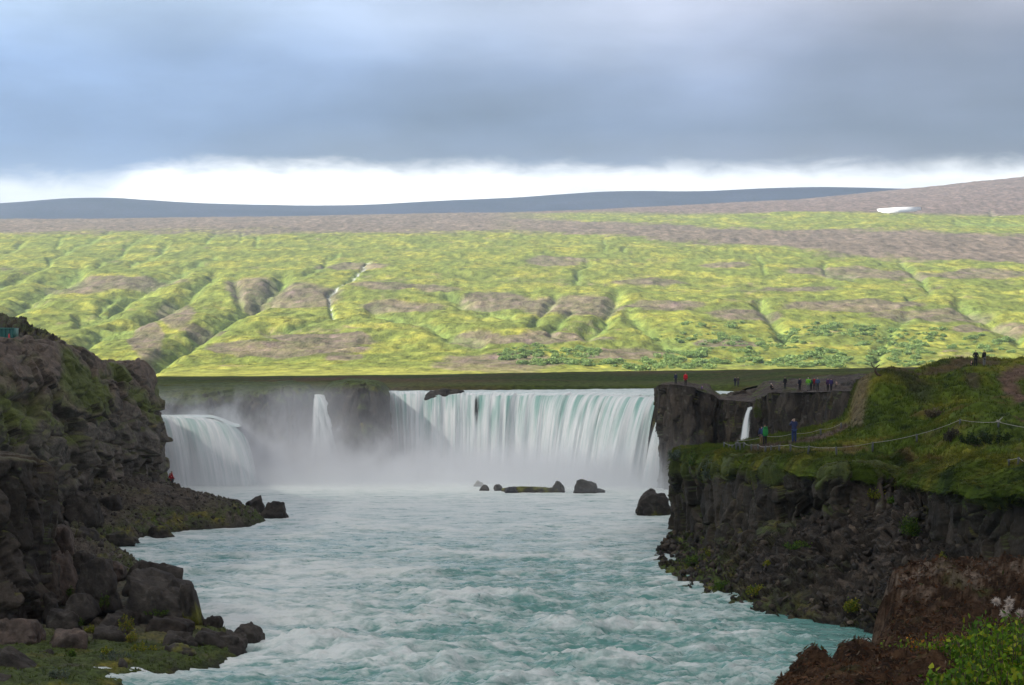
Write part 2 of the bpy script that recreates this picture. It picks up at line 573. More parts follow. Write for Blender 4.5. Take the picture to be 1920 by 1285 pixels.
def build_hills():
    nc, nr = 820, 560
    px = np.linspace(-420, 2340, nc)
    yy = np.concatenate([np.geomspace(960, 6800, nr)])
    PX, Y = np.meshgrid(px, yy)
    py = hill_py(PX, Y)
    X = (PX - 960) / F * Y
    Z = CAMZ + (HY - py) / F * Y
    p = np.stack([X, Y, np.zeros_like(X)], -1)
    wob = fbm(p / 90, 3, seed=91) * 10
    wx, wy = PX + wob, py + fbm(p / 70 + 5, 3, seed=92) * 6
    rise = sstep(Y, 1150, 1700)
    Z += fbm(p / 420, 4, 0.5, seed=3) * 13 * rise * (1 - 0.6 * sstep(Y, 4300, 5600))
    rg = fbm(p / np.array([150, 260, 1]), 5, 0.55, seed=8, ridged=True)
    Z += (rg - 0.15) * 6.5 * rise * (1 - 0.75 * sstep(Y, 3600, 4600))
    Z += fbm(p / 30, 4, 0.6, seed=9) * 3.0 * rise + fbm(p / np.array([34, 130, 1]), 4, 0.6, seed=10, ridged=True) * 3.2 * rise
    cut = np.zeros_like(Z)
    wn = np.clip(0.25 + fbm(p / 38, 3, 0.6, seed=93), -0.2, 0.9)
    damp = np.zeros_like(Z)
    for pts, wd, dep in GULLIES:
        d, s = seg_dist(wx, wy, pts)
        g = np.clip(1 - d / (wd * 1.35 * (1 + 0.6 * wn)), 0, 1) ** 1.35 * (0.7 + 0.9 * wn)
        cut = np.maximum(cut, dep * g)
        damp = np.maximum(damp, np.exp(-(d / (wd * 0.8)) ** 2))
    Z -= cut * 0.46
    # colours
    gr = np.broadcast_to(C3(0.145, 0.175, 0.036), p.shape)
    gy = np.broadcast_to(C3(0.262, 0.250, 0.042), p.shape)
    gd = np.broadcast_to(C3(0.085, 0.165, 0.045), p.shape)
    he = np.broadcast_to(C3(0.150, 0.108, 0.096), p.shape)
    ps = p / np.array([60, 130, 1])
    a = fbm(ps, 5, 0.6, seed=51)
    b = fbm(p / np.array([22, 45, 1]), 4, 0.65, seed=52)
    sml = fbm(p / np.array([9, 20, 1]), 4, 0.7, seed=53)
    k = lerpc(gr, gy, sstep(a + 0.5 * b + 0.4 * sml, -0.2, 0.5))
    k = lerpc(k, gd, 0.75 * sstep(b + 0.5 * fbm(p / 200, 3, seed=54) - 0.25, 0.05, 0.5))
    hm = np.zeros_like(Z)
    n1 = fbm(p / np.array([110, 200, 1]), 5, 0.62, seed=61)
    for cx, cyy, rx, ry in HEATH:
        q = ((wx - cx) / (rx * 1.25)) ** 2 + ((wy - cyy) / (ry * 1.25)) ** 2
        hm = np.maximum(hm, sstep(1.15 - q + n1 * 0.8, 0.0, 0.45))
    hm = np.maximum(hm, sstep(n1 + 0.6 * b + 0.5 * sml, 0.24, 0.52) * 0.75)
    hm = hm * (0.72 + 0.5 * np.clip(b + sml, -0.6, 0.6))
    fz = n1 * 16 + b * 9 + sml * 8
    moor = sstep(wy, 446 - fz, 433 - fz) * sstep(PX, 1120, 900) * 0.92
    bandc = 425 + (PX - 1000) * 0.052
    moor2 = np.exp(-((wy - bandc) / (17 + 14 * sstep(PX, 1300, 1700))) ** 4) * sstep(PX, 880, 1000)
    top = np.maximum(sstep(py - 0.5 * fz, 394, 382) * sstep(PX, 1200, 1500),
                     sstep(py, 405, 398) * sstep(PX, 700, 1000))
    hm = np.maximum(hm, moor)
    hm = np.maximum(hm, sstep(moor2 + 0.8 * n1 + 0.4 * b + 0.3 * sml, 0.30, 0.8) * 0.9)
    hm = np.maximum(hm, top)
    k = lerpc(k, he * (1 + 0.45 * b[..., None] + 0.25 * a[..., None]), np.clip(hm, 0, 1))
    k = k * (1 + 0.42 * sml + 0.22 * b + 0.22 * a)[..., None]
    k = lerpc(k, np.broadcast_to(C3(0.15, 0.22, 0.06), p.shape), np.clip(damp * 0.55, 0, 1) * (1 - 0.6 * hm))
    # bright stream bed on the long gully
    d, _ = seg_dist(wx, wy, [(690, 500), (672, 520), (655, 536), (618, 560), (620, 585), (626, 600)])
    k = lerpc(k, np.broadcast_to(C3(0.62, 0.62, 0.60), p.shape), np.exp(-(d / 1.6) ** 2) * sstep(b, -0.2, 0.2))
    # the valley floor strip
    fl = sstep(Y, 1420, 1200)
    k = lerpc(k, np.broadcast_to(C3(0.27, 0.27, 0.06), p.shape) * (1 + 0.3 * b[..., None]), fl * (1 - hm * 0.5) * 0.8)
    g = np.stack([X, Y, Z], -1)
    o = mesh_obj('hills', g.reshape(-1, 3), grid_faces(nr, nc), M_hill, colr=k.reshape(-1, 3))
    tag(o, 'sunlit yellow green valley side with gullies and brown heath', kind='structure')
    return o


hills = build_hills()
hills_bvh_pts = None


def build_ridge():
    pts = [(-700, 398), (-300, 396), (0, 392), (70, 384), (160, 378), (230, 380), (330, 389), (430, 392), (600, 395), (700, 393),
           (840, 385), (960, 380), (1100, 369), (1180, 366), (1300, 369), (1420, 362), (1520, 359), (1640, 361), (1800, 366), (2600, 372)]
    px = np.linspace(-700, 2600, 420)
    top = np.interp(px, [a for a, b in pts], [b for a, b in pts])
    top = np.convolve(np.pad(top, 8, mode='edge'), np.ones(17) / 17, 'valid')
    ds = np.array([7000, 7300, 7700, 8100, 8500, 8900, 9400, 10200.])
    fr = np.array([0.0, 0.25, 0.55, 0.8, 0.95, 1.0, 0.95, 0.6])
    tt = np.linspace(0, 7, 60)
    D = np.interp(tt, range(8), ds)
    Fq = np.interp(tt, range(8), fr)
    PX, DD = np.meshgrid(px, D)
    zt = CAMZ + (HY - top) / F * 8900
    z0 = CAMZ + (HY - 432) / F * 7000
    Z = z0 + (zt[None] - z0) * Fq[:, None]
    X = (PX - 960) / F * DD
    p = np.stack([X, DD, 0 * X], -1)
    Z = Z + fbm(p / 500, 4, seed=5) * 14 * np.sin(Fq * 3.1)[:, None]
    k = lerpc(np.broadcast_to(C3(0.008, 0.016, 0.050), p.shape), np.broadcast_to(C3(0.020, 0.026, 0.065), p.shape), sstep(fbm(p / 300, 4, seed=6), -0.3, 0.3))  # haze blue and cloud shade put into the ridge colour
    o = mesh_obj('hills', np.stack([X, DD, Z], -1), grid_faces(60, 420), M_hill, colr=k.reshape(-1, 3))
    tag(o, 'far blue ridge along the skyline', kind='structure')


build_ridge()

# snow patch on the upper slope at the right
BVHC = {}


def project_to(o, px, py, bvh_cache=BVHC):
    """the point of object o that the photo shows at (px,py), with its normal"""
    if o.name not in bvh_cache:
        me = o.data
        n = len(me.vertices)
        v = np.empty(n * 3, np.float32)
        me.vertices.foreach_get('co', v)
        pl = np.empty(len(me.loops), np.int32)
        me.loops.foreach_get('vertex_index', pl)
        v = v.reshape(-1, 3) + np.array(o.location[:], np.float32)
        bvh_cache[o.name] = BVHTree.FromPolygons(v.tolist(), pl.reshape(-1, len(pl) // len(me.polygons)).tolist())
    d = Vector(((px - 960) / F, 1, -(py - HY) / F)).normalized()
    loc, nrm, i, dist = bvh_cache[o.name].ray_cast(Vector((0, 0, CAMZ)), d)
    return loc, nrm


M_snow = plain_mat('old_snow', (0.82, 0.82, 0.80), 0.6, var=0.06, scale=0.05)
out = [(1644, 393), (1660, 391.6), (1690, 390.4), (1712, 389), (1726, 389.2), (1727, 393.5), (1712, 397), (1690, 398.5), (1668, 400), (1655, 399), (1646, 396)]
ring = [project_to(hills, a, b)[0] for a, b in out]
if all(r is not None for r in ring):
    cN = sum(ring, Vector()) / len(ring)
    V = [r + Vector((0, -2, 1.0)) for r in ring] + [cN + Vector((0, -6, 6))] + [r + Vector((0, 6, -8)) for r in ring]
    n = len(ring)
    Fs = [[i, (i + 1) % n, n] for i in range(n)]
    Fs2 = [[i, n + 1 + i, n + 1 + (i + 1) % n, (i + 1) % n] for i in range(n)]
    o = mesh_obj('snow_patch', np.array([tuple(x) for x in V]), [np.array(Fs), np.array(Fs2)], M_snow)
    tag(o, 'white snow patch on the brown hillside at the upper right', 'snow patch')

# ------------------------------------------------------------------ upper plateau behind the falls, and the ground sheet
def build_plateau():
    x = np.linspace(-520, 560, 700)
    y = np.concatenate([np.linspace(316, 420, 120), np.geomspace(422, 1100, 90)])
    X, Y = np.meshgrid(x, y)
    PX = X / Y * F + 960
    ytop = np.interp(PX, [200, 300, 800, 1100, 1500, 1640, 2000], [709, 709, 704, 698, 693, 691, 689])
    ztop = CAMZ - (ytop - HY) / F * 430
    p = np.stack([X, Y, 0 * X], -1)
    shore = 322 + 9 * fbm(p / 30, 3, seed=71) + np.interp(PX, [700, 1250, 1350, 1500], [0, 0, -6, -14])
    t = sstep(Y, shore, shore + 34)
    t2 = sstep(Y, shore - 1, shore + 5)
    Z = 9.5 + (11.9 + 0.9 - 9.5) * t2 + (ztop - 12.8) * t ** 1.3
    Z += fbm(p / 12, 4, 0.55, seed=72) * 0.45 * t2 * (1 - 0.6 * sstep(Y, 380, 430)) + fbm(p / 3, 3, seed=73) * 0.12 * t2
    Z += 0.30 * fbm(p / np.array([14, 30, 1]), 4, 0.6, seed=79) * sstep(Y, 350, 400)
    Z -= sstep(Y, 430, 1000) * 3.2
    k = lerpc(np.broadcast_to(C3(0.040, 0.060, 0.012), p.shape), np.broadcast_to(C3(0.085, 0.055, 0.030), p.shape),
              sstep(fbm(p / np.array([45, 9, 1]), 4, 0.6, seed=74), -0.15, 0.3))
    k = lerpc(k, np.broadcast_to(C3(0.075, 0.095, 0.018), p.shape), sstep(fbm(p / np.array([30, 7, 1]), 4, seed=75), 0.15, 0.5) * 0.8)
    k = lerpc(k, np.broadcast_to(C3(0.08, 0.10, 0.02), p.shape), sstep(Z, 12.2, 12.9) * sstep(Z, 13.6, 13.0) * 0.6)
    k = lerpc(k, np.broadcast_to(C3(0.060, 0.085, 0.018), p.shape), sstep(Y, 400, 430))
    o = mesh_obj('ground', np.stack([X, Y, Z], -1), grid_faces(len(y), len(x)), M_turf, colr=k.reshape(-1, 3))
    tag(o, 'shaded dark plateau behind the river', kind='structure')
    return o


plateau = build_plateau()

# one sheet under everything, reaching beyond the hills
gx = np.concatenate([np.linspace(-9000, -200, 12), np.linspace(200, 9000, 12)])
gy2 = np.concatenate([[-400, -20], np.linspace(60, 990, 20), np.linspace(1100, 14000, 10)])
X, Y = np.meshgrid(gx, gy2)
Z = np.where(Y < 1000, -3.0, 2.0)
o = mesh_obj('ground', np.stack([X, Y, Z], -1), grid_faces(len(gy2), len(gx)), M_turf, colr=np.tile(C3(0.05, 0.06, 0.02), (X.size, 1)))
tag(o, 'dark valley ground', kind='structure')

# ------------------------------------------------------------------ unseen cloud bank overhead, placed to shade the gorge
def build_shade_cloud():
    m = bpy.data.materials.new('cloud_base')
    m.use_nodes = True
    t = NT(m.node_tree)
    pos = t.n('ShaderNodeNewGeometry').outputs['Position']
    v = t.mr(t.noise(pos, 0.004, 4), 0.3, 0.7, 0.8, 1.2, False)
    tr = t.n('ShaderNodeBsdfTranslucent', ins={0: t.n('ShaderNodeCombineColor', ins={0: t.m('MULTIPLY', v, CLOUD_T), 1: t.m('MULTIPLY', v, CLOUD_T), 2: t.m('MULTIPLY', v, CLOUD_T * 1.06)}).outputs[0]})
    # patch made see-through above the falls, shaped to brighten them with sun
    at = t.n('ShaderNodeAttribute', attribute_name='Col').outputs[0]
    thin = t.n('ShaderNodeSeparateColor', ins={0: at}).outputs[0]
    tp = t.n('ShaderNodeBsdfTransparent', ins={0: (1, 1, 1)})
    mx = t.n('ShaderNodeMixShader', ins={0: thin, 1: tr.outputs[0], 2: tp.outputs[0]})
    t.n('ShaderNodeOutputMaterial', ins={0: mx})
    m2 = bpy.data.materials.new('cloud_top')
    m2.use_nodes = True
    t = NT(m2.node_tree)
    tp = t.n('ShaderNodeBsdfTransparent', ins={0: (0.97, 0.97, 0.97)})
    t.n('ShaderNodeOutputMaterial', ins={0: tp})
    H = 700.0
    off = -SD.xy / SD.z * H            # where the shadow falls relative to the cloud
    n = 160
    gx = np.linspace(-1800, 1500, n)
    gy = np.linspace(-900, 1250, n)    # shadow coordinates on the ground
    GX, GY = np.meshgrid(gx, gy)
    p = np.stack([GX, GY, 0 * GX], -1)
    edge = np.minimum(sstep(GY, CLOUD_Y + 60, CLOUD_Y - 60 ) , 1) * 1.0
    body = np.clip(edge, 0, 1)
    base = H + fbm(p / 300, 4, seed=12) * 25
    X, Y = GX - off.x, GY - off.y
    keep = GY <= CLOUD_Y + 0 * GY + 60 * fbm(p / 300, 2, seed=14)
    zb = np.where(keep, base, base + 60)
    zt = base + 60 + 90 * body * (1 + 0.5 * fbm(p / 200, 4, seed=15))
    thin = np.full_like(GX, CLOUD_ALL)
    for (cx, cy_, rx, ry, a) in CLOUD_THIN:
        thin = np.maximum(thin, a * np.exp(-(((GX - cx) / rx) ** 2 + ((GY - cy_) / ry) ** 2) ** 2))
    okr = gy <= CLOUD_Y
    R = int(okr.sum())
    X, Y, zb, zt, thin = X[:R], Y[:R], zb[:R], zt[:R], thin[:R]
    V = np.concatenate([np.stack([X, Y, zb], -1).reshape(-1, 3), np.stack([X, Y, zt], -1).reshape(-1, 3)])
    fb = grid_faces(R, n, True)
    ft = grid_faces(R, n) + R * n
    idx = np.arange(R * n).reshape(R, n)
    loop = np.concatenate([idx[0, :-1], idx[:-1, -1], idx[-1, :0:-1], idx[:0:-1, 0]])
    nx = np.roll(loop, -1)
    side = np.stack([loop, nx, nx + R * n, loop + R * n], -1)
    c = np.concatenate([thin.ravel(), thin.ravel()])
    o = mesh_obj('cloud', V, [fb, ft, side], m, colr=np.stack([c, c, c], -1))
    o.data.materials.append(m2)
    mi = np.zeros(len(o.data.polygons), np.int32)
    mi[len(fb):len(fb) + len(ft)] = 1
    o.data.polygons.foreach_set('material_index', mi)
    tag(o, 'grey cloud bank overhead, out of view, placed to shade the gorge', kind='structure')


CLOUD_T = 0.36
CLOUD_Y = 760
CLOUD_THIN = [(-5, 290, 34, 26, 0.42)]  # added clear spot that brightens falls and spray
CLOUD_ALL = 0.05
build_shade_cloud()












# ------------------------------------------------------------------ river
def water_mat(name, foam_bias=0.0, falls=False):
    m = bpy.data.materials.new(name)
    m.use_nodes = True
    t = NT(m.node_tree)
    pos = t.n('ShaderNodeNewGeometry').outputs['Position']
    at = t.n('ShaderNodeAttribute', attribute_name='Col')
    sc = t.n('ShaderNodeSeparateColor', ins={0: at.outputs[0]})
    # long exposure: foam drawn out into soft strands
    a = t.noise(t.mapping(pos, (0.30, 0.55, 1.0), rot=(0, 0, 0.3)), 1.0, 5, 0.60, 1.1)
    b = t.noise(t.mapping(pos, (1.6, 2.6, 1.6), rot=(0, 0, 0.9)), 1.0, 4, 0.62, 0.8)
    fo = t.m('ADD', t.m('MULTIPLY', a, 0.70), t.m('MULTIPLY', b, 0.36))
    fo = t.m('ADD', fo, t.m('MULTIPLY', t.m('SUBTRACT', sc.outputs[0], 0.5), 0.55))
    fm = t.mr(fo, 0.44 - foam_bias, 0.80 - foam_bias)
    c = t.mix(fm, (0.095, 0.265, 0.230), (0.68, 0.73, 0.70))
    rg = t.mr(fm, 0, 1, 0.16, 0.55, False)
    bmp = t.noise(t.mapping(pos, (1.4, 3.2, 1.0)), 1.0, 5, 0.62, 0.4)
    bp = t.n('ShaderNodeBump', ins={'Strength': 0.6, 'Distance': 0.28, 'Height': bmp})
    pr = t.n('ShaderNodeBsdfPrincipled', ins={'Base Color': c, 'Roughness': rg, 'IOR': 1.33, 'Specular IOR Level': 0.5, 'Normal': bp.outputs[0]})
    t.n('ShaderNodeOutputMaterial', ins={0: pr})
    return m


def build_river():
    y = np.geomspace(88, 325, 900)
    nx = 440
    u = np.linspace(-1, 1, nx)
    V = []
    half = 0.27 * y + 14
    X = u[None] * half[:, None]
    Y = np.repeat(y[:, None], nx, 1)
    p = np.stack([X, Y, 0 * X], -1)
    wv = np.stack([fbm(p * 0.12, 3, seed=101), fbm(p * 0.12 + 9, 3, seed=102), 0 * X], -1)
    q = p + wv * 2.2
    near = sstep(Y, 190, 120)
    midc = np.exp(-((X - (4 + 0.02 * (Y - 100))) / 17) ** 4)
    amp = (0.12 + 0.46 * near * (0.35 + 0.65 * midc) + 0.16 * sstep(Y, 250, 165))
    r1 = fbm(q * np.array([0.16, 0.34, 1]), 2, 0.5, seed=103)
    r1 = 0.85 - np.abs(r1) * 2.4
    r2 = fbm(q * np.array([0.40, 0.85, 1]) + 5, 3, 0.5, seed=105, ridged=True)
    r3 = fbm(q * np.array([1.1, 2.4, 1]) + 5, 3, 0.55, seed=107)
    pk = sstep(fbm(p * 0.09 + 4, 2, seed=108), -0.1, 0.45)
    Z = amp * (1.15 * r1 * (0.35 + 1.1 * pk) + 0.75 * (r2 - 0.1) + 0.42 * r3)
    # standing waves over hidden rocks
    for px, py, wd, h in [(575, 1222, 2.6, 0.75), (1200, 1190, 2.0, 0.8), (1085, 1255, 2.4, 0.8), (820, 1262, 2.6, 0.6), (905, 1225, 1.8, 0.6),
                          (1150, 1262, 1.8, 0.8), (1250, 1120, 2.2, 0.5), (1120, 1110, 2.0, 0.4), (770, 1130, 2.2, 0.4), (650, 1145, 2.0, 0.4)]:
        d = CAMZ * F / (py - HY)
        cx = (px - 960) / F * d
        Z += h * np.exp(-(((X - cx) / wd) ** 2 + ((Y - d) / (wd * 0.55)) ** 2)) * (0.8 + 0.5 * r3)
    foam = 0.40 + 0.30 * (Z / (amp + 0.15)) + 0.34 * sstep(Y, 140, 250) + 0.45 * sstep(Y, 258, 292)
    foam += 0.25 * np.exp(-((X + 16) / 7) ** 2) * sstep(Y, 100, 112) * sstep(Y, 190, 150)
    calm = sstep(X, 13.5, 19) * sstep(Y, 150, 128)
    foam -= 0.22 * calm
    Z *= 1 - 0.6 * calm
    c = np.stack([foam, foam, foam], -1)
    o = mesh_obj('river', np.stack([X, Y, Z], -1), grid_faces(len(y), nx), water_mat('river_water', 0.02), colr=c.reshape(-1, 3))
    tag(o, 'turquoise glacial river below the falls', kind='structure')
    # the river above the falls
    x = np.linspace(-60, 60, 300)
    y = np.linspace(279, 352, 200)
    X, Y = np.meshgrid(x, y)
    p = np.stack([X, Y, 0 * X], -1)
    PX = X / Y * F + 960
    lip = np.interp(PX, LIPX, LIPD)
    Z = 11.86 + 0.20 * fbm(p * np.array([0.5, 0.9, 1]), 4, 0.6, seed=111) + 0.01 * (Y - lip) - 0.35 * sstep(Y - lip, 1.6, 0.5)
    keep = (Y > lip + 0.6)
    fc = grid_faces(len(y), len(x))
    fc = fc[keep.ravel()[fc].all(1)]
    # only between the island cliff and the right hand cliff
    okx = (PX > 640).ravel()
    fc = fc[okx[fc].all(1)]
    c = np.full((X.size, 3), 0.72, np.float32)
    o = mesh_obj('river', np.stack([X, Y, Z], -1), fc, water_mat('upper_river_water', 0.05), colr=c)
    tag(o, 'pale upper river just behind the lip of the falls', kind='structure')
    # left arm of the upper river, lower down behind the left falls
    x = np.linspace(-64, -30, 120)
    y = np.linspace(283, 306, 60)
    X, Y = np.meshgrid(x, y)
    p = np.stack([X, Y, 0 * X], -1)
    PX = X / Y * F + 960
    Z = 8.85 + 0.10 * fbm(p * 0.6, 4, seed=112) - 1.3 * sstep(PX, 392, 452)
    fc = grid_faces(len(y), len(x))
    okx = (PX < 452).ravel() & (Y.ravel() > np.interp(PX.ravel(), [100, 285, 440, 470], [287, 284.6, 283.5, 288]))
    fc = fc[okx[fc].all(1)]
    o = mesh_obj('river', np.stack([X, Y, Z], -1), fc, water_mat('left_arm_water', 0.05), colr=np.full((X.size, 3), 0.7, np.float32))
    tag(o, 'left arm of the river behind the left falls', kind='structure')


LIPX = [600, 690, 730, 760, 820, 900, 980, 1060, 1130, 1190, 1236, 1250, 1300]
LIPD = [310, 309, 307, 305, 303.5, 302, 300, 297, 293, 288, 283, 281, 300]
build_river()

# ------------------------------------------------------------------ waterfalls
def fall_mat():
    m = bpy.data.materials.new('falling_water')
    m.use_nodes = True
    t = NT(m.node_tree)
    st = t.n('ShaderNodeAttribute', attribute_name='st').outputs[1]
    at = t.n('ShaderNodeAttribute', attribute_name='Col')
    sc = t.n('ShaderNodeSeparateColor', ins={0: at.outputs[0]})
    a = t.noise(t.mapping(st, (2.2, 0.16, 1)), 1.0, 5, 0.6, 0.15)
    b = t.noise(t.mapping(st, (6.0, 0.22, 1)), 1.0, 3, 0.5, 0.1)
    c0 = t.noise(t.mapping(st, (0.75, 0.10, 1), loc=(4, 2, 0)), 1.0, 3, 0.5, 0.1)
    s = t.m('ADD', t.m('MULTIPLY', a, 0.6), t.m('MULTIPLY', b, 0.4))
    teal = t.m('MULTIPLY', t.mr(c0, 0.42, 0.64), sc.outputs[1])
    white = t.mix(t.mr(s, 0.35, 0.62), (0.60, 0.70, 0.69), (0.88, 0.90, 0.89))
    c = t.mix(teal, white, t.mix(t.mr(s, 0.3, 0.65), (0.16, 0.40, 0.34), (0.45, 0.62, 0.58)))
    al = t.mr(t.m('ADD', s, t.m('MULTIPLY', t.m('SUBTRACT', sc.outputs[0], 0.5), 1.0)), 0.18, 0.52)
    df = t.n('ShaderNodeBsdfPrincipled', ins={'Base Color': c, 'Roughness': 0.55, 'Specular IOR Level': 0.3})
    tl = t.n('ShaderNodeBsdfTranslucent', ins={0: c})
    mx = t.n('ShaderNodeMixShader', ins={0: 0.30, 1: df.outputs[0], 2: tl.outputs[0]})
    tp = t.n('ShaderNodeBsdfTransparent')
    m2 = t.n('ShaderNodeMixShader', ins={0: al, 1: tp.outputs[0], 2: mx.outputs[0]})
    t.n('ShaderNodeOutputMaterial', ins={0: m2})
    return m


M_fall = fall_mat()


def waterfall(lip, throws, base_z, label, nu, nv=70, seed=0, amp=0.5, gaps=(), teal=1.0, back=1.6, spread=None, dens=0.75):
    """lip: (px,py,d) list; throws: (dx,dy) list at the same stations"""
    L = np.array([P(*q) for q in lip])
    T = np.array(throws, float)
    tt = even_t(L[None], 1, nu)
    Lw = cr1(L, tt, 0)
    jx = np.stack([Lw[:, 0] * 0.28, Lw[:, 1] * 0.0 + seed, 0 * Lw[:, 0]], -1)
    jag = fbm(jx, 3, 0.55, seed=seed + 31)
    Lw[:, 1] += jag * 1.1 * min(1, amp * 1.6)
    Lw[:, 2] -= np.abs(jag) * 0.42 * min(1, amp * 1.6)
    Tw = cr1(T, tt, 0)
    arc = np.concatenate([[0], np.cumsum(np.linalg.norm(np.diff(Lw[:, :2], axis=0), axis=1))])
    s = np.concatenate([np.linspace(-0.22, 0, 12)[:-1], np.linspace(0, 1, nv) ** 1.1])
    U, S = np.meshgrid(arc, s)
    q1 = np.stack([U * 0.5, S * 0.25 + 3, 0 * U + seed], -1)
    q2 = np.stack([U * 1.7, S * 0.5 + 3, 0 * U + seed + 9], -1)
    q3 = np.stack([U * 4.2, S * 0.9 + 3, 0 * U + seed + 19], -1)
    strand = fbm(q1, 2, seed=seed) * 1.1 + fbm(q2, 2, seed=seed + 3) * 0.42 + fbm(q3, 2, seed=seed + 5) * 0.10
    Sp = np.clip(S, 0, 1)
    up = np.clip(-S, 0, 1)
    tn = T / (np.linalg.norm(T, axis=1, keepdims=True) + 1e-6)
    Tn = cr1(tn, tt, 0)
    dist = Sp * (1 + 0.42 * fbm(np.stack([U * 0.35, 0 * U, 0 * U + seed + 4], -1), 2, seed=seed + 8))
    X = Lw[None, :, 0] + Tw[None, :, 0] * dist - Tn[None, :, 0] * up * back * 5 + Tn[None, :, 0] * strand * amp * (0.15 + Sp)
    Y = Lw[None, :, 1] + Tw[None, :, 1] * dist - Tn[None, :, 1] * up * back * 5 + Tn[None, :, 1] * strand * amp * (0.15 + Sp)
    Z = Lw[None, :, 2] + 0.12 * fbm(q2, 2, seed=seed + 11) * (S < 0.15) - (Lw[None, :, 2] - base_z) * (0.12 * Sp + 0.88 * Sp ** 2)
    Z = Z + strand * 0.14 * np.exp(-Sp * 6) + 1.3 * up
    if spread:
        cxx = X.mean(1, keepdims=True)
        X = cxx + (X - cxx) * (1 + spread * Sp)
    dn = np.full_like(X, dens) + 0.25 * strand
    dn += 0.35 * np.exp(-Sp * 9)
    PXl = np.interp(tt, np.arange(len(lip)), [q[0] for q in lip])
    for gpx, gw, a in gaps:
        dn -= a * np.exp(-((PXl[None] - gpx + 6 * Sp + 3 * strand) / (gw * (1 + Sp))) ** 2) * sstep(Sp, 0.0, 0.08) * sstep(Sp, 0.9, 0.35)
    # frayed side edges
    e = np.minimum(U, arc[-1] - U)
    dn -= 0.6 * sstep(e, 0.35, 0.0) * (Sp > 0.05)
    tl = teal * sstep(Sp, 0.0, 0.06) * sstep(Sp, 0.85, 0.30)
    c = np.stack([dn, tl, 0 * dn], -1)
    uv = np.stack([U + seed * 3.1, Z, 0 * U], -1)
    o = mesh_obj('waterfall', np.stack([X, Y, Z], -1), grid_faces(len(s), nu), M_fall, colr=c.reshape(-1, 3), uv=uv.reshape(-1, 3))
    tag(o, label, 'waterfall')
    return o


mlip = [(px, HY + (CAMZ - z) * F / d, d) for px, d, z in
        [(708, 308.0, 11.7), (730, 307, 11.9), (760, 305, 11.85), (820, 303.5, 11.8), (860, 302.8, 11.75), (900, 302, 11.7), (940, 301, 11.75),
         (980, 300, 11.7), (1020, 298.5, 11.7), (1060, 297, 11.8), (1095, 295, 11.85), (1130, 293, 11.75), (1160, 290.5, 11.7), (1190, 288, 11.65),
         (1215, 285.5, 11.65), (1237, 283, 11.7)]]
mth = [(1.6, -4.5), (1.2, -5), (0.5, -5), (0.2, -5), (0, -5), (-0.3, -5), (-0.6, -5), (-0.9, -5.2), (-1.4, -5.3), (-2.1, -5.5), (-3.0, -6), (-3.0, -5.5),
       (-3.2, -5.2), (-3.4, -5), (-3.2, -4.4), (-2.6, -3.6)]
waterfall(mlip, mth, -0.1, 'wide white curtain of falling water in the middle, widest of the falls', 900, 90, 3, 0.75,
          gaps=[(896, 9, 0.62), (1140, 14, 0.40), (1200, 10, 0.35), (866, 7, 0.4), (1035, 9, 0.3), (1228, 6, 0.35), (975, 8, 0.28), (1080, 7, 0.25), (790, 8, 0.3)], dens=0.90)
llip = [(255, 781, 285.5), (285, 782, 285), (320, 783, 284.5), (350, 784, 284), (380, 787, 283.5), (405, 790, 283.5), (425, 794, 284), (440, 799, 285), (450, 808, 286.5), (460, 822, 288)]
lth = [(2, -5), (2.2, -5), (2.8, -5.2), (3.2, -5.4), (3.4, -5.5), (3.6, -5.5), (3.6, -5), (3.4, -4.5), (2.8, -4), (2.0, -3.5)]
waterfall(llip, lth, -0.1, 'smooth rounded waterfall beside the left cliff', 420, 70, 21, 0.45, dens=0.85, teal=0.8, back=0.8)
waterfall([(586, 745, 301.5), (592, 744, 301), (600, 743.5, 300.8), (610, 744.5, 301)], [(0.9, -4.6), (1.5, -4.8), (2.2, -4.8), (2.9, -4.6)], 0.0,
          'narrow waterfall over a notch in the dark island cliff', 90, 70, 33, 0.18, dens=0.36, teal=0.2, spread=1.0, back=0.3)
waterfall([(1238, 778, 280.5), (1243, 779, 279.5), (1247, 782, 278.5)], [(-2.3, -3.6), (-1.5, -3.8), (-0.7, -4.0)], -0.1,
          'slanting side waterfall against the dark right hand cliff', 80, 60, 41, 0.25, dens=0.9, teal=0.1, spread=0.4, back=0.2)
waterfall([(1401, 768.5, 261.6), (1405, 767, 261.3), (1410, 767, 261.2)], [(-1.2, -2.4), (-0.95, -2.5), (-0.75, -2.6)], 6.2,
          'thin waterfall spouting from a crack in the right cliff', 40, 50, 55, 0.10, dens=0.72, teal=0.0, spread=0.5, back=0.15)

# ------------------------------------------------------------------ the cliffs round the falls
def rock_wall(name, ctrl, nr, nc, seed, mat, label, disp=1.0, moss=None, kind='structure', **kw):
    g, tr, tcn = loft(ctrl, nr, nc)
    n = normals(g)
    flip = kw.pop('flip', False)
    if flip:
        n = -n
    post = kw.pop('post', None)
    fade = kw.pop('fade', None)
    base = kw.pop('base', BAS)
    warm = kw.pop('warm', 0.35)
    d, c, c2, e = rock_disp(g, seed=seed, **kw)
    f = disp if fade is None else disp * fade(g, tr, tcn)
    if np.ndim(f) == 0:
        f = np.full(d.shape, f)
    g2 = g + n * (d * f)[..., None]
    n2 = normals(g2) * (-1 if flip else 1)
    k = rock_color(g2, c, c2, e, seed, base, warm)
    if moss:
        k = add_moss(k, g2, n2, *moss[:2], seed=seed, amt=moss[2], c1=moss[3] if len(moss) > 3 else MOSS, c2=moss[4] if len(moss) > 4 else MOSSY)
    if post:
        k = post(k, g2, n2, tr, tcn)
    o = mesh_obj(name, g2, grid_faces(nr, nc, flip), mat, colr=k.reshape(-1, 3))
    tag(o, label, kind=kind)
    return o, g2, n2


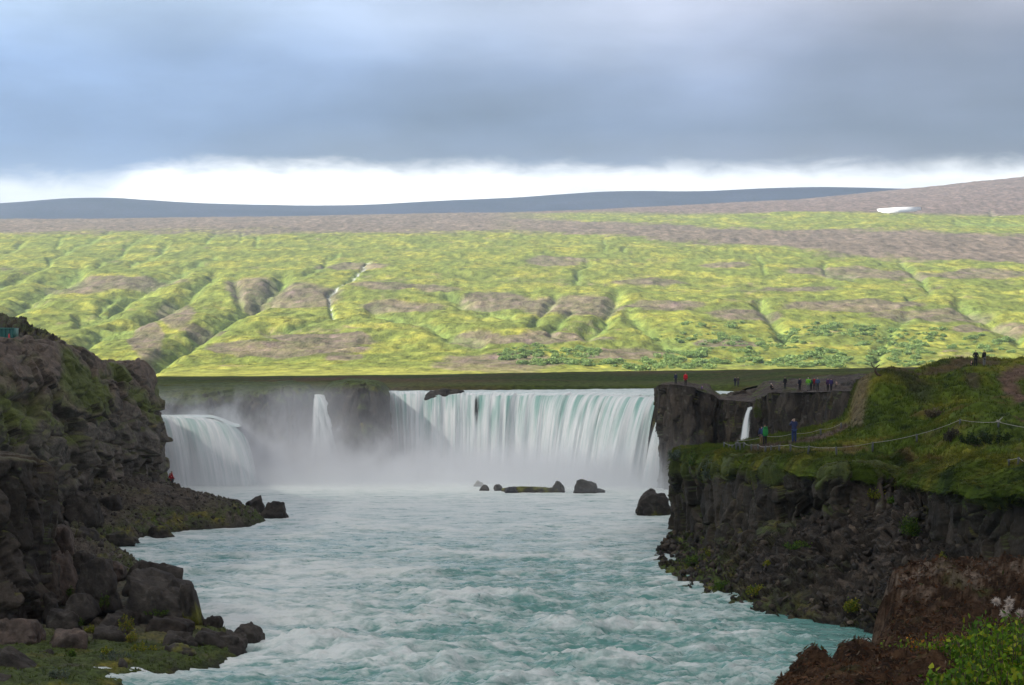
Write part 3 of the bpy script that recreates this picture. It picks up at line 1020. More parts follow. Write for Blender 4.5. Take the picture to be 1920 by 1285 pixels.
def W(rows):
    return [[P(*q) for q in r] for r in rows]


def drop(q, z):
    """point of q's plan position at height z"""
    x, y, _ = P(*q)
    return (x, y, z)


# rock face behind the main falls
top = [(px, py + 3, d + 0.7) for px, py, d in mlip]
rows = [[P(*q) for q in top], [drop((q[0], q[1], q[2] - 0.2), 6) for q in top], [drop((q[0], q[1], q[2] - 0.6), -1.5) for q in top]]
rock_wall('cliff', rows, 110, 520, 201, M_cliff, 'dark wet rock behind the main falls', 0.45, flip=True, bs=0.5)

# island cliff between the left and the main falls
cols = [  # px, back y, brow y, brow d, lip y, lip d, base px, base d
    (200, 712, 722, 330, 752, 302, 200, 300), (300, 712, 722, 330, 752, 303, 300, 301), (360, 711, 721, 332, 748, 304, 360, 301),
    (420, 711, 721, 330, 742, 304, 425, 299), (480, 711, 720, 328, 738, 303, 485, 297), (540, 711, 720, 326, 733, 302, 540, 296),
    (578, 713, 722, 326, 734, 302, 575, 297), (590, 716, 735, 320, 748, 302, 590, 298.5), (606, 716, 735, 320, 748, 302, 608, 298.5), (618, 714, 722, 318, 732, 300, 622, 296),
    (650, 709, 715, 312, 723, 299, 655, 293), (685, 709, 715, 310, 721, 298, 690, 292), (708, 711, 718, 310, 727, 298, 712, 293),
    (722, 714, 726, 308, 744, 299, 728, 295), (731, 720, 740, 308, 768, 301, 742, 298), (728, 730, 760, 312, 800, 306, 735, 305)]
rows = [[P(c[0], c[1], 372) for c in cols], [P(c[0], c[2], c[3]) for c in cols], [P(c[0], c[4], c[5]) for c in cols],
        [tuple(0.5 * np.array(P(c[0], c[4], c[5])) + 0.5 * np.array(drop((c[6], 0, c[7]), 0)) + np.array([0, 0.4, 1.2])) for c in cols],
        [drop((c[6], 0, c[7]), -1.5) for c in cols]]


def island_post(k, g, n, tr, tc_):
    t = sstep(tr, 2.35, 1.55)[:, None] * np.ones(g.shape[:2])
    t = t * sstep(n[..., 2] + 0.5 * fbm(g * 0.35, 3, seed=5), 0.15, 0.6)
    gc = lerpc(np.broadcast_to(C3(0.055, 0.075, 0.018), g.shape), np.broadcast_to(C3(0.090, 0.105, 0.02), g.shape), sstep(fbm(g * 0.12, 3, seed=4), -0.1, 0.4))
    return lerpc(k, gc, t)


rock_wall('cliff', rows, 300, 520, 211, M_cliff, 'dark mossy island cliff between the falls', 0.9, moss=(0.45, 0.9, 0.7), post=island_post, flip=True,
          fade=lambda g, tr, tc_: (0.25 + 0.75 * sstep(tr, 1.3, 2.2))[:, None], bs=0.35)

# far right cliff with the walkers' platform
fr = [  # px, top y, top d, base d
    (1246, 734, 300, 300), (1236, 728, 290, 289), (1232, 727, 279, 277.5), (1240, 723, 272, 270.5), (1262, 721, 269, 267.5), (1290, 725, 268, 266.5), (1322, 736, 269, 267), (1334, 742, 270, 268),
    (1350, 749, 270, 268), (1380, 751, 267, 266), (1400, 753, 264.5, 263.6), (1415, 752, 262, 261.5), (1430, 745, 259, 258), (1445, 737, 257, 255), (1480, 736, 253, 250), (1520, 735, 250, 246), (1560, 734, 247, 243),
    (1600, 733, 243, 239), (1650, 733, 238, 234), (1720, 730, 232, 228)]
rows = [[P(q[0], q[1], q[2]) for q in fr],
        [tuple(0.72 * np.array(P(q[0], q[1], q[2])) + 0.28 * np.array(drop((q[0], 0, q[3]), -1.5)) + np.array([0.0, 0.25, 0])) for q in fr],
        [tuple(0.4 * np.array(P(q[0], q[1], q[2])) + 0.6 * np.array(drop((q[0], 0, q[3]), -1.5)) + np.array([0.3, 0.5, 0])) for q in fr],
        [drop((q[0], 0, q[3]), -1.5) for q in fr]]


def colshift(g, seed, a):
    """vertical columnar joints"""
    q = g * np.array([1.0, 1.0, 0.05])
    f1, f2, c = worley(q * 0.9, seed)
    return a * ((c - 0.5) - 0.8 * (1 - sstep(f2 - f1, 0, 0.2))), c


def right_post(k, g, n, tr, tc_):
    s = fbm(g * np.array([0.8, 0.8, 0.07]) + 4, 3, 0.6, seed=76)
    k = lerpc(k, np.broadcast_to(C3(0.080, 0.058, 0.030), g.shape), 0.6 * sstep(s, 0.12, 0.45))
    return k


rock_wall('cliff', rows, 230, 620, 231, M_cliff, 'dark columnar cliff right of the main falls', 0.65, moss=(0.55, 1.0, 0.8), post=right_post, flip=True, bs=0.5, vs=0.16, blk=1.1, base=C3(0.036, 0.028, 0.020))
# bright moss strip by the thin waterfall is part of this cliff face
fr_top = fr


def build_shelf():
    """flat rock shelf on top of the far right cliff"""
    a = [P(q[0], q[1] + 0.5, q[2] - 0.15) for q in fr_top[2:]]
    b = [P(px, py, d) for px, py, d in
         [(1236, 724, 284), (1246, 721, 281), (1266, 719.5, 280), (1290, 723, 281), (1322, 733, 277), (1334, 741, 275), (1350, 744, 280), (1380, 743, 280), (1400, 743, 278),
          (1415, 741, 276), (1430, 737, 272), (1445, 733, 268), (1480, 731.5, 266), (1520, 731, 264), (1560, 731, 262), (1600, 729, 258), (1650, 728, 252), (1720, 724, 246)]]
    c = [P(px, py, d) for px, py, d in
         [(1244, 722, 296), (1252, 720, 294), (1270, 717, 293), (1292, 720, 293), (1324, 726, 292), (1336, 733, 288), (1352, 741, 290), (1380, 741, 291), (1400, 741, 291),
          (1415, 737, 288), (1430, 730, 284), (1445, 724, 282), (1480, 722, 280), (1520, 720, 278), (1560, 718, 276), (1600, 716, 272), (1650, 712, 268), (1720, 708, 262)]]
    d = [P(px, py, dd) for px, py, dd in
         [(1250, 734, 300), (1258, 732, 300), (1274, 726, 301), (1296, 722, 304), (1328, 722, 306), (1338, 733, 299), (1354, 744, 298), (1380, 744, 299), (1400, 744, 300),
          (1415, 733, 300), (1430, 722, 300), (1445, 715, 300), (1480, 712, 300), (1520, 709, 300), (1560, 706, 298), (1600, 704, 296), (1650, 702, 292), (1720, 700, 290)]]
    rows = [a, b, c, d]
    g, tr, tcn = loft(rows, 130, 520)
    n = normals(g)
    f = np.minimum(1, sstep(tr, 0, 0.5))[:, None]
    g[..., 2] += f * (0.35 * fbm(g * 0.18, 3, seed=241) + 0.28 * fbm(g * 0.9, 4, 0.6, seed=242))
    f1, f2, cc = worley(g * 0.55, 243)
    g[..., 2] += f * 0.45 * (cc - 0.5) * sstep(f2 - f1, 0, 0.25)
    n = normals(g)
    k = lerpc(np.broadcast_to(C3(0.075, 0.058, 0.044), g.shape), np.broadcast_to(C3(0.045, 0.036, 0.03), g.shape), sstep(fbm(g * 0.4, 3, seed=244), -0.2, 0.3))
    k = lerpc(k, np.broadcast_to(C3(0.070, 0.095, 0.015), g.shape), sstep(fbm(g * 0.22, 4, seed=245), 0.08, 0.35) * 0.85)
    o = mesh_obj('ground', g, grid_faces(130, 520), M_scree, colr=k.reshape(-1, 3))
    tag(o, 'rocky shelf where the walkers stand above the right cliff', kind='structure')
    return o


shelf = build_shelf()



# ------------------------------------------------------------------ left bank
SHY = [90, 98, 104, 108, 113, 117, 123, 129, 142, 155, 170, 181, 184, 190, 200, 208, 214, 222, 226, 235, 254, 262, 275]
SHX = [-20, -19, -18.2, -15.9, -14.4, -14.4, -16.0, -19.0, -22.5, -25.8, -30.0, -34.8, -36.2, -33.8, -31.5, -25.4, -24.6, -27.2, -29, -33.5, -40, -46, -52]


def build_left_shore():
    y = np.linspace(92, 275, 620)
    s = np.concatenate([np.linspace(-5, 0, 40)[:-1], np.linspace(0, 1, 260) ** 1.35 * 34])
    S, Y = np.meshgrid(s, y)
    xs = np.interp(Y, SHY, SHX)
    k = np.ones(9) / 9
    X = xs - S
    p = np.stack([X, Y, 0 * X], -1)
    n = fbm(p * 0.25, 4, 0.55, seed=301)
    rise = np.interp(Y, [95, 120, 150, 180, 200, 240, 275], [0.10, 0.10, 0.13, 0.22, 0.30, 0.24, 0.2])
    cap = np.interp(Y, [95, 125, 145, 170, 200, 275], [0.25, 0.6, 1.6, 4.5, 7.0, 7.0])
    Z = np.where(S > 0, cap * (1 - np.exp(-np.clip(S, 0, None) * rise / cap * 1.2)) + 0.55 * (1 - np.exp(-np.clip(S, 0, None) / 0.5)), S * 0.8)
    Z += n * 0.9 * sstep(S, 0, 3) * (0.45 + 0.55 * sstep(Y, 125, 160))
    f1, f2, c = worley(np.stack([X * 0.8, Y * 0.8, 0 * X], -1), 302)
    g1, g2, c2 = worley(np.stack([X * 2.0, Y * 2.0, 0 * X], -1), 303)
    Z += sstep(S, -0.3, 1.5) * (0.30 + 0.70 * sstep(Y, 125, 160)) * (0.55 * c * sstep(f2 - f1, 0, .35) + 0.28 * c2 * sstep(g2 - g1, 0, .35))
    Z += 0.14 * fbm(p * 2.2, 3, seed=304)
    g = np.stack([X, Y, Z], -1)
    nn = normals(g)
    nn = nn * np.sign(nn[..., 2:3])
    kk = rock_color(g, c, c2, sstep(f2 - f1, 0, .3), 305, C3(0.100, 0.084, 0.064))
    mossband = sstep(S, 5.5, 1.0) * sstep(fbm(p * 0.13 + 4, 3, seed=306), -0.35, 0.1)
    kk = add_moss(kk, g, nn, 0.35, 0.9, seed=306, amt=0.35 * sstep(fbm(p * 0.1, 3, seed=309), -0.1, 0.3) + mossband * 0.75, c1=MOSS, c2=MOSSY)
    near = sstep(Y, 122, 112)
    kk = add_moss(kk, g, nn, 0.35, 0.85, seed=308, amt=near * 0.9, c1=MOSS * 0.9, c2=MOSSY * 0.9, sc=0.5)
    wet = sstep(S, 0.9, 0.0)
    kk = kk * (1 - 0.5 * wet[..., None])
    o = mesh_obj('ground', g, grid_faces(len(y), len(s), True), M_scree, colr=kk.reshape(-1, 3))
    tag(o, 'mossy rubble shore below the left cliff', kind='structure')
    return o


left_shore = build_left_shore()

lc = [  # base px,py,d  top px,py,d
    (-420, 1150, 120, -420, 600, 140), (-250, 1100, 138, -250, 600, 155), (-100, 1060, 152, -100, 610, 172), (0, 1020, 168, -10, 631, 188), (60, 985, 180, 55, 633, 196), (110, 955, 192, 100, 634, 202),
    (160, 925, 203, 140, 648, 211), (200, 908, 211, 172, 664, 217), (235, 898, 219, 205, 682, 223), (262, 900, 226, 225, 684, 229), (290, 905, 233, 243, 679, 234), (312, 908, 240, 263, 677, 239),
    (316, 905, 247, 276, 690, 244), (300, 895, 262, 274, 730, 258), (250, 880, 290, 255, 745, 290)]


def lrow(f, out):
    r = []
    for i, (bx, by, bd, tx, ty, td) in enumerate(lc):
        b, t = np.array(P(bx, by, bd)), np.array(P(tx, ty, td))
        q = b * (1 - f) + t * f
        q[0] += out
        r.append(tuple(q))
    return r


def low(r, dz, dx=0.0, dy=0.0):
    return [(a[0] + dx, a[1] + dy, a[2] - dz) for a in r]


r_top = lrow(1, 0)
r3 = lrow(0.75, 0.9)
r2 = lrow(0.5, 1.1)
r1 = lrow(0.25, 0.6)
r0 = lrow(0, 0.0)
for i, q3, q2, q1 in ((11, (283, 748, 240), (292, 800, 240), (300, 860, 240)), (12, (290, 758, 244), (303, 808, 244), (306, 862, 246))):
    r3[i], r2[i], r1[i] = P(*q3), P(*q2), P(*q1)
back1 = [(a[0] - 4, a[1] + 2, a[2] - 0.2) for a in r_top]
back2 = [(a[0] - 22, a[1] + 12, a[2] - 1.2) for a in r_top]
rows = [back2, back1, r_top, r3, r2, r1, r0, low(r0, 3.5, 0.5)]


def left_post(k, g, n, tr, tc_):
    v = fbm(g * np.array([0.2, 0.07, 0.2]) + 2, 4, 0.55, seed=322)
    up = sstep(tr, 5.2, 2.2)[:, None]
    earth = lerpc(np.broadcast_to(C3(0.115, 0.090, 0.068), g.shape), np.broadcast_to(C3(0.085, 0.105, 0.025), g.shape), sstep(v, -0.1, 0.25))
    m = sstep(v + 0.75 * up + 0.5 * (n[..., 2] - 0.25), 0.15, 0.6)
    k = lerpc(k, earth, m)
    return lerpc(k, np.broadcast_to(C3(0.12, 0.09, 0.07), g.shape), 0.5 * sstep(fbm(g * 0.3, 3, seed=324), 0.25, 0.45) * (1 - m))


left_cliff, LG, LN = rock_wall('cliff', rows, 420, 640, 321, M_rock, 'big rugged mossy cliff on the left bank', 1.5, moss=(0.6, 1.05, 0.7), post=left_post, flip=True,
                               base=C3(0.112, 0.099, 0.080), bs=0.34, blk=0.95, crack=0.45, vs=0.6, big=1.0, fine_=0.26, ys=0.35,
                               fade=lambda g, tr, tc_: (0.30 + 0.70 * sstep(tr, 1.6, 4.0))[:, None] * (1 - 0.65 * np.exp(-(((g[..., 1] - 243) / 9) ** 2)) * (g[..., 2] < 7))[:, :])

# dark knoll standing on the left cliff
rows = [[P(px, py, d) for px, py, d in r] for r in [
    [(-200, 640, 240), (-60, 640, 240), (20, 642, 238), (60, 642, 238), (100, 642, 238), (125, 645, 238)],
    [(-200, 600, 238), (-60, 605, 236), (10, 622, 234), (50, 628, 232), (85, 636, 230), (112, 644, 228)],
    [(-200, 590, 244), (-60, 596, 242), (0, 604, 240), (45, 613, 238), (72, 626, 236), (105, 642, 234)],
    [(-200, 592, 262), (-60, 598, 260), (0, 606, 258), (40, 616, 256), (70, 630, 254), (105, 646, 250)],
    [(-200, 640, 268), (-60, 640, 266), (0, 645, 264), (40, 648, 262), (70, 650, 258), (105, 654, 254)]]]
rows[0] = [(a[0] + 1, a[1] - 8, a[2] - 1.5) for a in rows[1]]
rock_wall('cliff', rows, 120, 240, 331, M_rock, 'dark rocky knoll on top of the left cliff', 0.8, moss=(0.5, 0.9, 0.5), bs=0.5, blk=1.0)

# near rock pillar at the left edge
lp = [(-260, 866, 116, -260, 1150, 112), (-120, 862, 119, -120, 1150, 115), (-30, 860, 121, -20, 1150, 117), (30, 860, 122.5, 40, 1145, 119), (66, 863, 124, 78, 1140, 121), (79, 868, 127, 96, 1130, 124.5),
      (78, 872, 131, 110, 1110, 129), (40, 874, 138, 90, 1090, 140), (-60, 876, 150, 20, 1080, 155)]
t_ = [P(*q[:3]) for q in lp]
b_ = [P(*q[3:]) for q in lp]
mm = [tuple(0.55 * np.array(a) + 0.45 * np.array(b) + np.array([-0.2, 0.2, 0])) for a, b in zip(t_, b_)]
rows = [[(a[0] - 3.0, a[1] + 6, a[2] + 0.25) for a in t_], t_, low(t_, 0.7, 0.25, -0.2), mm, b_, low(b_, 2.5)]


def pil_post(k, g, n, tr, tc_):
    t = sstep(tr, 1.5, 1.0)[:, None] * np.ones(g.shape[:2])
    return lerpc(k, np.broadcast_to(C3(0.055, 0.042, 0.026), g.shape), t * 0.8)


rock_wall('cliff', rows, 240, 420, 341, M_rock, 'near flat topped rock pillar at the left edge', 0.8, moss=(0.7, 1.1, 0.8), post=pil_post, flip=True, bs=0.5, blk=1.1,
          base=C3(0.056, 0.047, 0.037), fade=lambda g, tr, tc_: (0.15 + 0.85 * sstep(tr, 0.9, 2.2))[:, None])

# ------------------------------------------------------------------ right bank: talus, cliff, grass
RC = [  # shore px,py | base px,py,d | lip px,py,d
    ((1262, 1008), (1266, 1000, 206), (1264, 850, 206)),
    ((1250, 1018), (1268, 1008, 193), (1269, 847, 193)),
    ((1229, 1052), (1300, 1016, 181), (1310, 851, 180)),
    ((1240, 1070), (1340, 1024, 168), (1356, 856, 168)),
    ((1285, 1108), (1400, 1026, 157), (1430, 861, 158)),
    ((1340, 1130), (1450, 1012, 150), (1500, 865, 148)),
    ((1410, 1152), (1520, 985, 143), (1545, 876, 143)),
    ((1470, 1163), (1570, 972, 141), (1580, 870, 141)),
    ((1530, 1168), (1625, 975, 139), (1640, 882, 141)),
    ((1575, 1176), (1672, 930, 140), (1685, 886, 141)),
    ((1610, 1184), (1710, 955, 135), (1712, 890, 136)),
    ((1650, 1194), (1745, 1015, 130), (1752, 903, 129)),
    ((1690, 1204), (1800, 1050, 124), (1802, 896, 124)),
    ((1750, 1220), (1865, 1090, 119), (1862, 909, 120)),
    ((1810, 1235), (1925, 1120, 115), (1925, 900, 117)),
    ((1950, 1270), (2110, 1210, 100), (2100, 904, 102)),
    ((2100, 1310), (2330, 1300, 86), (2330, 900, 88))]


def dw(py):
    return CAMZ * F / (py - HY)


sh = [P(a[0][0], a[0][1], dw(a[0][1])) for a in RC]
bs_ = [P(*a[1]) for a in RC]
lp_ = [P(*a[2]) for a in RC]
inb = [(b[0] + 3.0, b[1] + 1.2, b[2] + 1.6) for b in bs_]
mid_ = [tuple(0.5 * np.array(a) + 0.5 * np.array(b) - np.array([0, 0, 0.25])) for a, b in zip(sh, bs_)]
rows = [[(a[0] - 2.5, a[1] - 2.0, -2.0) for a in sh], sh, mid_, bs_, inb]
g, tr, tcn = loft(rows, 330, 640)
n = normals(g)
n *= np.sign(n[..., 2:3])
f1, f2, c, fa = worley(g * np.array([0.75, 0.45, 1.0]), 401, True)
g1, g2, c2, fb = worley(g * np.array([1.9, 1.2, 1.9]), 402, True)
fd = sstep(tr, 0.6, 1.2)[:, None]
g2_ = g + n * ((fd * (0.7 * fa + 0.35 * (c - 0.5) + 0.40 * fb + 0.12 * c2) + 0.35 * fbm(g * 0.25, 3, seed=403) * fd)[..., None])
n2 = normals(g2_)
n2 *= np.sign(n2[..., 2:3])
k = rock_color(g2_, c, c2, f1, 404, C3(0.034, 0.027, 0.019), 0.5)
low_ = sstep(g2_[..., 2], 2.2, 0.3) * sstep(fbm(g * 0.3, 3, seed=405), -0.4, 0.1)
PXg = g[..., 0] / g[..., 1] * F + 960
leftend = sstep(PXg, 1420, 1330)
k = add_moss(k, g2_, n2, 0.3, 0.8, seed=406, amt=np.clip(0.45 * sstep(fbm(g * 0.16, 3, seed=407), 0.05, 0.35) + 1.0 * leftend + 0.5 * low_, 0, 1))
wet = sstep(g2_[..., 2], 0.5, 0.1)
k = k * (1 - 0.5 * wet[..., None])
talus = mesh_obj('ground', g2_, grid_faces(330, 640, True), M_scree, colr=k.reshape(-1, 3))
tag(talus, 'rubble slope between the right cliff and the river', kind='structure')
TAL = g2_

mid1 = [tuple(0.62 * np.array(a) + 0.38 * np.array(b) + np.array([0.15, 0.1, 0])) for a, b in zip(lp_, bs_)]
mid2 = [tuple(0.25 * np.array(a) + 0.75 * np.array(b) + np.array([0.35, 0.3, 0])) for a, b in zip(lp_, bs_)]
# overhanging hollow near the middle of the face
for i in (5, 6):
    mid2[i] = (mid2[i][0] + 1.6, mid2[i][1] + 1.2, mid2[i][2])
    mid1[i] = (mid1[i][0] + 0.6, mid1[i][1] + 0.4, mid1[i][2])
rows = [[(a[0] + 2.5, a[1] + 1.5, a[2] + 0.05) for a in lp_], [(a[0], a[1], a[2] - 0.15) for a in lp_], mid1, mid2, [(b[0] + 0.2, b[1] + 0.2, b[2] - 0.6) for b in bs_], [(b[0] + 0.5, b[1], -1.5) for b in bs_]]


def rc_post(k, g, n, tr, tc_):
    s = fbm(g * np.array([0.9, 0.9, 0.12]) + 4, 3, 0.6, seed=416)
    k = lerpc(k, np.broadcast_to(C3(0.062, 0.047, 0.032), g.shape), 0.6 * sstep(s, 0.15, 0.45))
    t = sstep(tr, 2.2, 1.2)[:, None] * np.ones(g.shape[:2])
    hang = sstep(fbm(g * np.array([0.35, 0.35, 0.15]), 3, seed=417) + t - 0.55, 0.0, 0.35)
    return lerpc(k, np.broadcast_to(C3(0.055, 0.075, 0.012), g.shape), hang * 0.85)


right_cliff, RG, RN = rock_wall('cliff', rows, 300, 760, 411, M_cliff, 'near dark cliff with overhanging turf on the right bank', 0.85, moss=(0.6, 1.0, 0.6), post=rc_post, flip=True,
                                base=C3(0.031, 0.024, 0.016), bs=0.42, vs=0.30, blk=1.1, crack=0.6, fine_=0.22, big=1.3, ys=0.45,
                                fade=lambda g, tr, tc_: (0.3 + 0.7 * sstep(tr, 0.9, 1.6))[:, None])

GC = [
    [(1266, 848, 206), (1272, 845, 207), (1280, 845, 208), (1290, 845, 209), (1302, 845, 210)],
    [(1268, 846, 193), (1276, 844, 196), (1286, 843, 199), (1298, 843, 202), (1310, 843, 205)],
    [(1310, 850, 180), (1312, 847, 182), (1318, 844, 185), (1326, 842, 190), (1336, 841, 196)],
    [(1356, 855, 168), (1357, 848, 171), (1362, 842, 175), (1370, 839, 181), (1380, 837, 190)],
    [(1430, 860, 158), (1432, 850, 161), (1435, 838, 166), (1442, 828, 176), (1452, 822, 188)],
    [(1500, 864, 148), (1503, 851, 151), (1507, 838, 156), (1516, 822, 170), (1528, 811, 186)],
    [(1545, 875, 143), (1548, 858, 147), (1552, 842, 153), (1560, 820, 167), (1568, 800, 184)],
    [(1580, 869, 141), (1583, 856, 145), (1588, 842, 152), (1592, 818, 167), (1592, 785, 185)],
    [(1640, 881, 141), (1640, 864, 144), (1640, 838, 150), (1630, 795, 168), (1606, 745, 186)],
    [(1685, 886, 141), (1682, 862, 145), (1680, 830, 151), (1668, 775, 172), (1650, 712, 192)],
    [(1712, 889, 136), (1713, 862, 141), (1712, 826, 151), (1706, 760, 176), (1698, 692, 202)],
    [(1752, 902, 129), (1756, 868, 136), (1760, 818, 150), (1765, 752, 178), (1762, 684, 214)],
    [(1802, 895, 124), (1806, 866, 130), (1812, 804, 147), (1815, 742, 180), (1815, 681, 224)],
    [(1862, 908, 120), (1866, 872, 126), (1870, 804, 145), (1872, 738, 182), (1870, 680, 230)],
    [(1925, 899, 117), (1930, 868, 123), (1936, 812, 139), (1936, 738, 180), (1935, 675, 232)],
    [(2100, 903, 102), (2100, 866, 110), (2100, 805, 131), (2100, 740, 172), (2100, 668, 228)],
    [(2330, 900, 88), (2330, 866, 98), (2330, 805, 122), (2330, 740, 165), (2330, 662, 224)]]
HANG = [0.6] * 17
rows = [[(lambda a: (a[0] - 0.30, a[1] - 0.25, a[2] - hg))(P(*c_[0])) for c_, hg in zip(GC, HANG)]] + [[P(*c_[j]) for c_ in GC] for j in range(5)]
crest = rows[-1]
rows.append([(a[0] + 1.5, a[1] + 7, a[2] - (2.5 if i < 10 else 0.8)) for i, a in enumerate(crest)])
rows.append([(a[0] + 4, a[1] + 22, max(-1.5, a[2] - 12) if i < 8 else 12.0 - 0.2 * 0) for i, a in enumerate(crest)])
g, tr, tcn = loft(rows, 380, 760)
n = normals(g)
n *= np.sign(n[..., 2:3])
PXg = g[..., 0] / g[..., 1] * F + 960
PYg = HY + (CAMZ - g[..., 2]) / g[..., 1] * F
rag = np.clip(0.25 + 0.8 * fbm(np.stack([PXg / 40, 0 * PXg, 0 * PXg], -1), 2, 0.4, seed=441), 0, 1.0) + 0.4 * np.exp(-((PXg - 1558) / 16) ** 2)
g[..., 2] -= sstep(tr, 1.0, 0.0)[:, None] * rag * 0.75
g[..., 0] -= sstep(tr, 1.3, 0.3)[:, None] * 0.25 * rag
fd = sstep(tr, 0.3, 1.3)[:, None]
hm = fbm(g * 0.14, 3, 0.5, seed=421) * 1.5 * sstep(PXg, 1560, 1700) + fbm(g * 0.42, 3, 0.5, seed=422) * 0.62 + fbm(g * 1.6, 3, 0.55, seed=423) * 0.22
hm = hm * (0.25 + 0.75 * fd)
# low mounds that read in the photo
for px, py, d, rx, ry, h in [(1720, 745, 182, 6.5, 9, 1.5), (1822, 732, 184, 2.2, 4, 0.9), (1840, 812, 145, 4.0, 3.5, 0.7), (1750, 820, 150, 3, 3, 0.4), (1880, 705, 205, 5, 8, 0.8), (1640, 742, 180, 2.5, 5, 0.8)]:
    x0 = (px - 960) / F * d
    hm = hm + h * np.exp(-(((g[..., 0] - x0) / rx) ** 2 + ((g[..., 1] - d) / ry) ** 2))
flat = np.exp(-((seg_dist(PXg, PYg, [(1430, 838), (1480, 832), (1520, 826), (1560, 813), (1585, 800)], 2.0)[0]) / 12) ** 2)
g[..., 2] += hm * (1 - 0.8 * flat)
n = normals(g)
n *= np.sign(n[..., 2:3])
v1 = fbm(g * 0.16, 4, 0.55, seed=431)
v2 = fbm(g * 0.6, 4, 0.6, seed=432)
k = lerpc(np.broadcast_to(GRS, g.shape), np.broadcast_to(GRSY, g.shape), sstep(v1 + 0.4 * v2, -0.1, 0.45))
k = lerpc(k, np.broadcast_to(C3(0.018, 0.034, 0.008), g.shape), sstep(v2 - 0.6 * v1, 0.02, 0.4) * 0.9)
k = k * 0.9
k = lerpc(k, np.broadcast_to(C3(0.085, 0.052, 0.022), g.shape), sstep(fbm(g * 0.3 + 8, 4, seed=433), 0.18, 0.42) * 0.65)


def paint(k, pts, wpx, c, amt=1.0, ys=2.0):
    d, _ = seg_dist(PXg + 5 * v2, PYg + 3 * v2, pts, ys)
    return lerpc(k, np.broadcast_to(C3(*c), g.shape), np.exp(-(d / wpx) ** 4) * amt)


k = paint(k, [(1415, 841), (1436, 838), (1480, 833), (1520, 826), (1560, 814), (1585, 802)], 9, (0.085, 0.062, 0.048))
k = paint(k, [(1405, 848), (1440, 846), (1500, 846), (1560, 846), (1600, 850)], 7, (0.10, 0.06, 0.03), 0.55)
k = paint(k, [(1640, 858), (1700, 855), (1760, 862)], 9, (0.10, 0.055, 0.03), 0.6)
k = paint(k, [(1590, 842), (1620, 841)], 12, (0.11, 0.055, 0.03), 0.6)
k = paint(k, [(1940, 700), (1895, 712), (1880, 724), (1893, 740), (1925, 756), (1990, 770)], 16, (0.110, 0.070, 0.052), 0.95)
k = paint(k, [(1860, 690), (1800, 692), (1760, 698), (1700, 704), (1660, 715)], 22, (0.075, 0.046, 0.034), 0.75)
k = paint(k, [(1606, 800), (1612, 770), (1624, 740), (1650, 715)], 13, (0.125, 0.095, 0.058), 0.8)
k = paint(k, [(1665, 735), (1700, 745), (1730, 760)], 22, (0.030, 0.034, 0.018), 0.7)
k = paint(k, [(1815, 728), (1825, 742)], 14, (0.05, 0.035, 0.03), 0.7)
k = paint(k, [(1840, 792), (1880, 796), (1920, 806)], 8, (0.10, 0.05, 0.035), 0.6)
right_grass = mesh_obj('ground', g, grid_faces(380, 760, False), M_turf, colr=k.reshape(-1, 3))
tag(right_grass, 'grassy slope above the near right cliff', kind='structure')
GG, GK = g, k


def scatter_blades(name, label, pts, cols, h, wd, n_b, seed, mat, lean=0.5, up=None):
    """grass: n_b tapering blades at each point, one mesh"""
    r = np.random.default_rng(seed)
    N = len(pts)
    P0 = np.repeat(pts, n_b, 0) + np.concatenate([r.normal(0, 0.12, (N * n_b, 2)) * h[:, None].repeat(n_b, 0) * 2, np.zeros((N * n_b, 1))], 1)
    H = np.repeat(h, n_b) * r.uniform(0.6, 1.25, N * n_b)
    a = r.uniform(0, 2 * np.pi, N * n_b)
    dirv = np.stack([np.cos(a), np.sin(a), 0 * a], -1)
    b = r.uniform(0, 2 * np.pi, N * n_b)
    ln = np.stack([np.cos(b), np.sin(b), 0 * b], -1) * (H * lean * r.uniform(0, 1, N * n_b))[:, None]
    upv = np.array([0, 0, 1.0]) if up is None else np.repeat(up, n_b, 0)
    base = P0 - upv * (H * 0.15)[:, None]
    tip = P0 + upv * H[:, None] + ln
    W_ = (H * wd)[:, None] * dirv
    V = np.stack([base - W_, base + W_, tip], 1).reshape(-1, 3)
    Fc = np.arange(len(V)).reshape(-1, 3)
    cc = np.repeat(cols, n_b, 0) * r.uniform(0.7, 1.45, (N * n_b, 1))
    tipc = cc * 1.25
    Cc = np.stack([cc, cc, tipc], 1).reshape(-1, 3)
    o = mesh_obj(name, V, Fc, mat, colr=Cc, smooth=False)
    tag(o, label, 'grass', kind='stuff')
    return o


rng = np.random.default_rng(7)
ii = rng.integers(20, 330, 42000)
jj = rng.integers(5, 690, 42000)
sel = (GK[ii, jj, 1] > GK[ii, jj, 0] * 1.02) | (rng.random(42000) < 0.25)
ii, jj = ii[sel], jj[sel]
scatter_blades('grass', 'dense green grass on the slope above the right cliff', GG[ii, jj], GK[ii, jj], rng.uniform(0.10, 0.30, len(ii)), 0.12, 5, 8, M_grass, 0.8)
# turf hanging over the cliff edge
NB = 15000
ii = rng.integers(0, 36, NB)
jj = rng.integers(5, 700, NB)
scatter_blades('grass', 'long turf hanging over the lip of the right cliff', GG[ii, jj] + np.array([-0.1, -0.1, 0.0]), GK[ii, jj] * 0.9, rng.uniform(0.12, 0.42, NB), 0.09, 6, 9, M_grass, 1.0,
               up=np.tile(np.array([-0.35, -0.25, -0.2]), (NB, 1)) + rng.normal(0, 0.3, (NB, 3)))

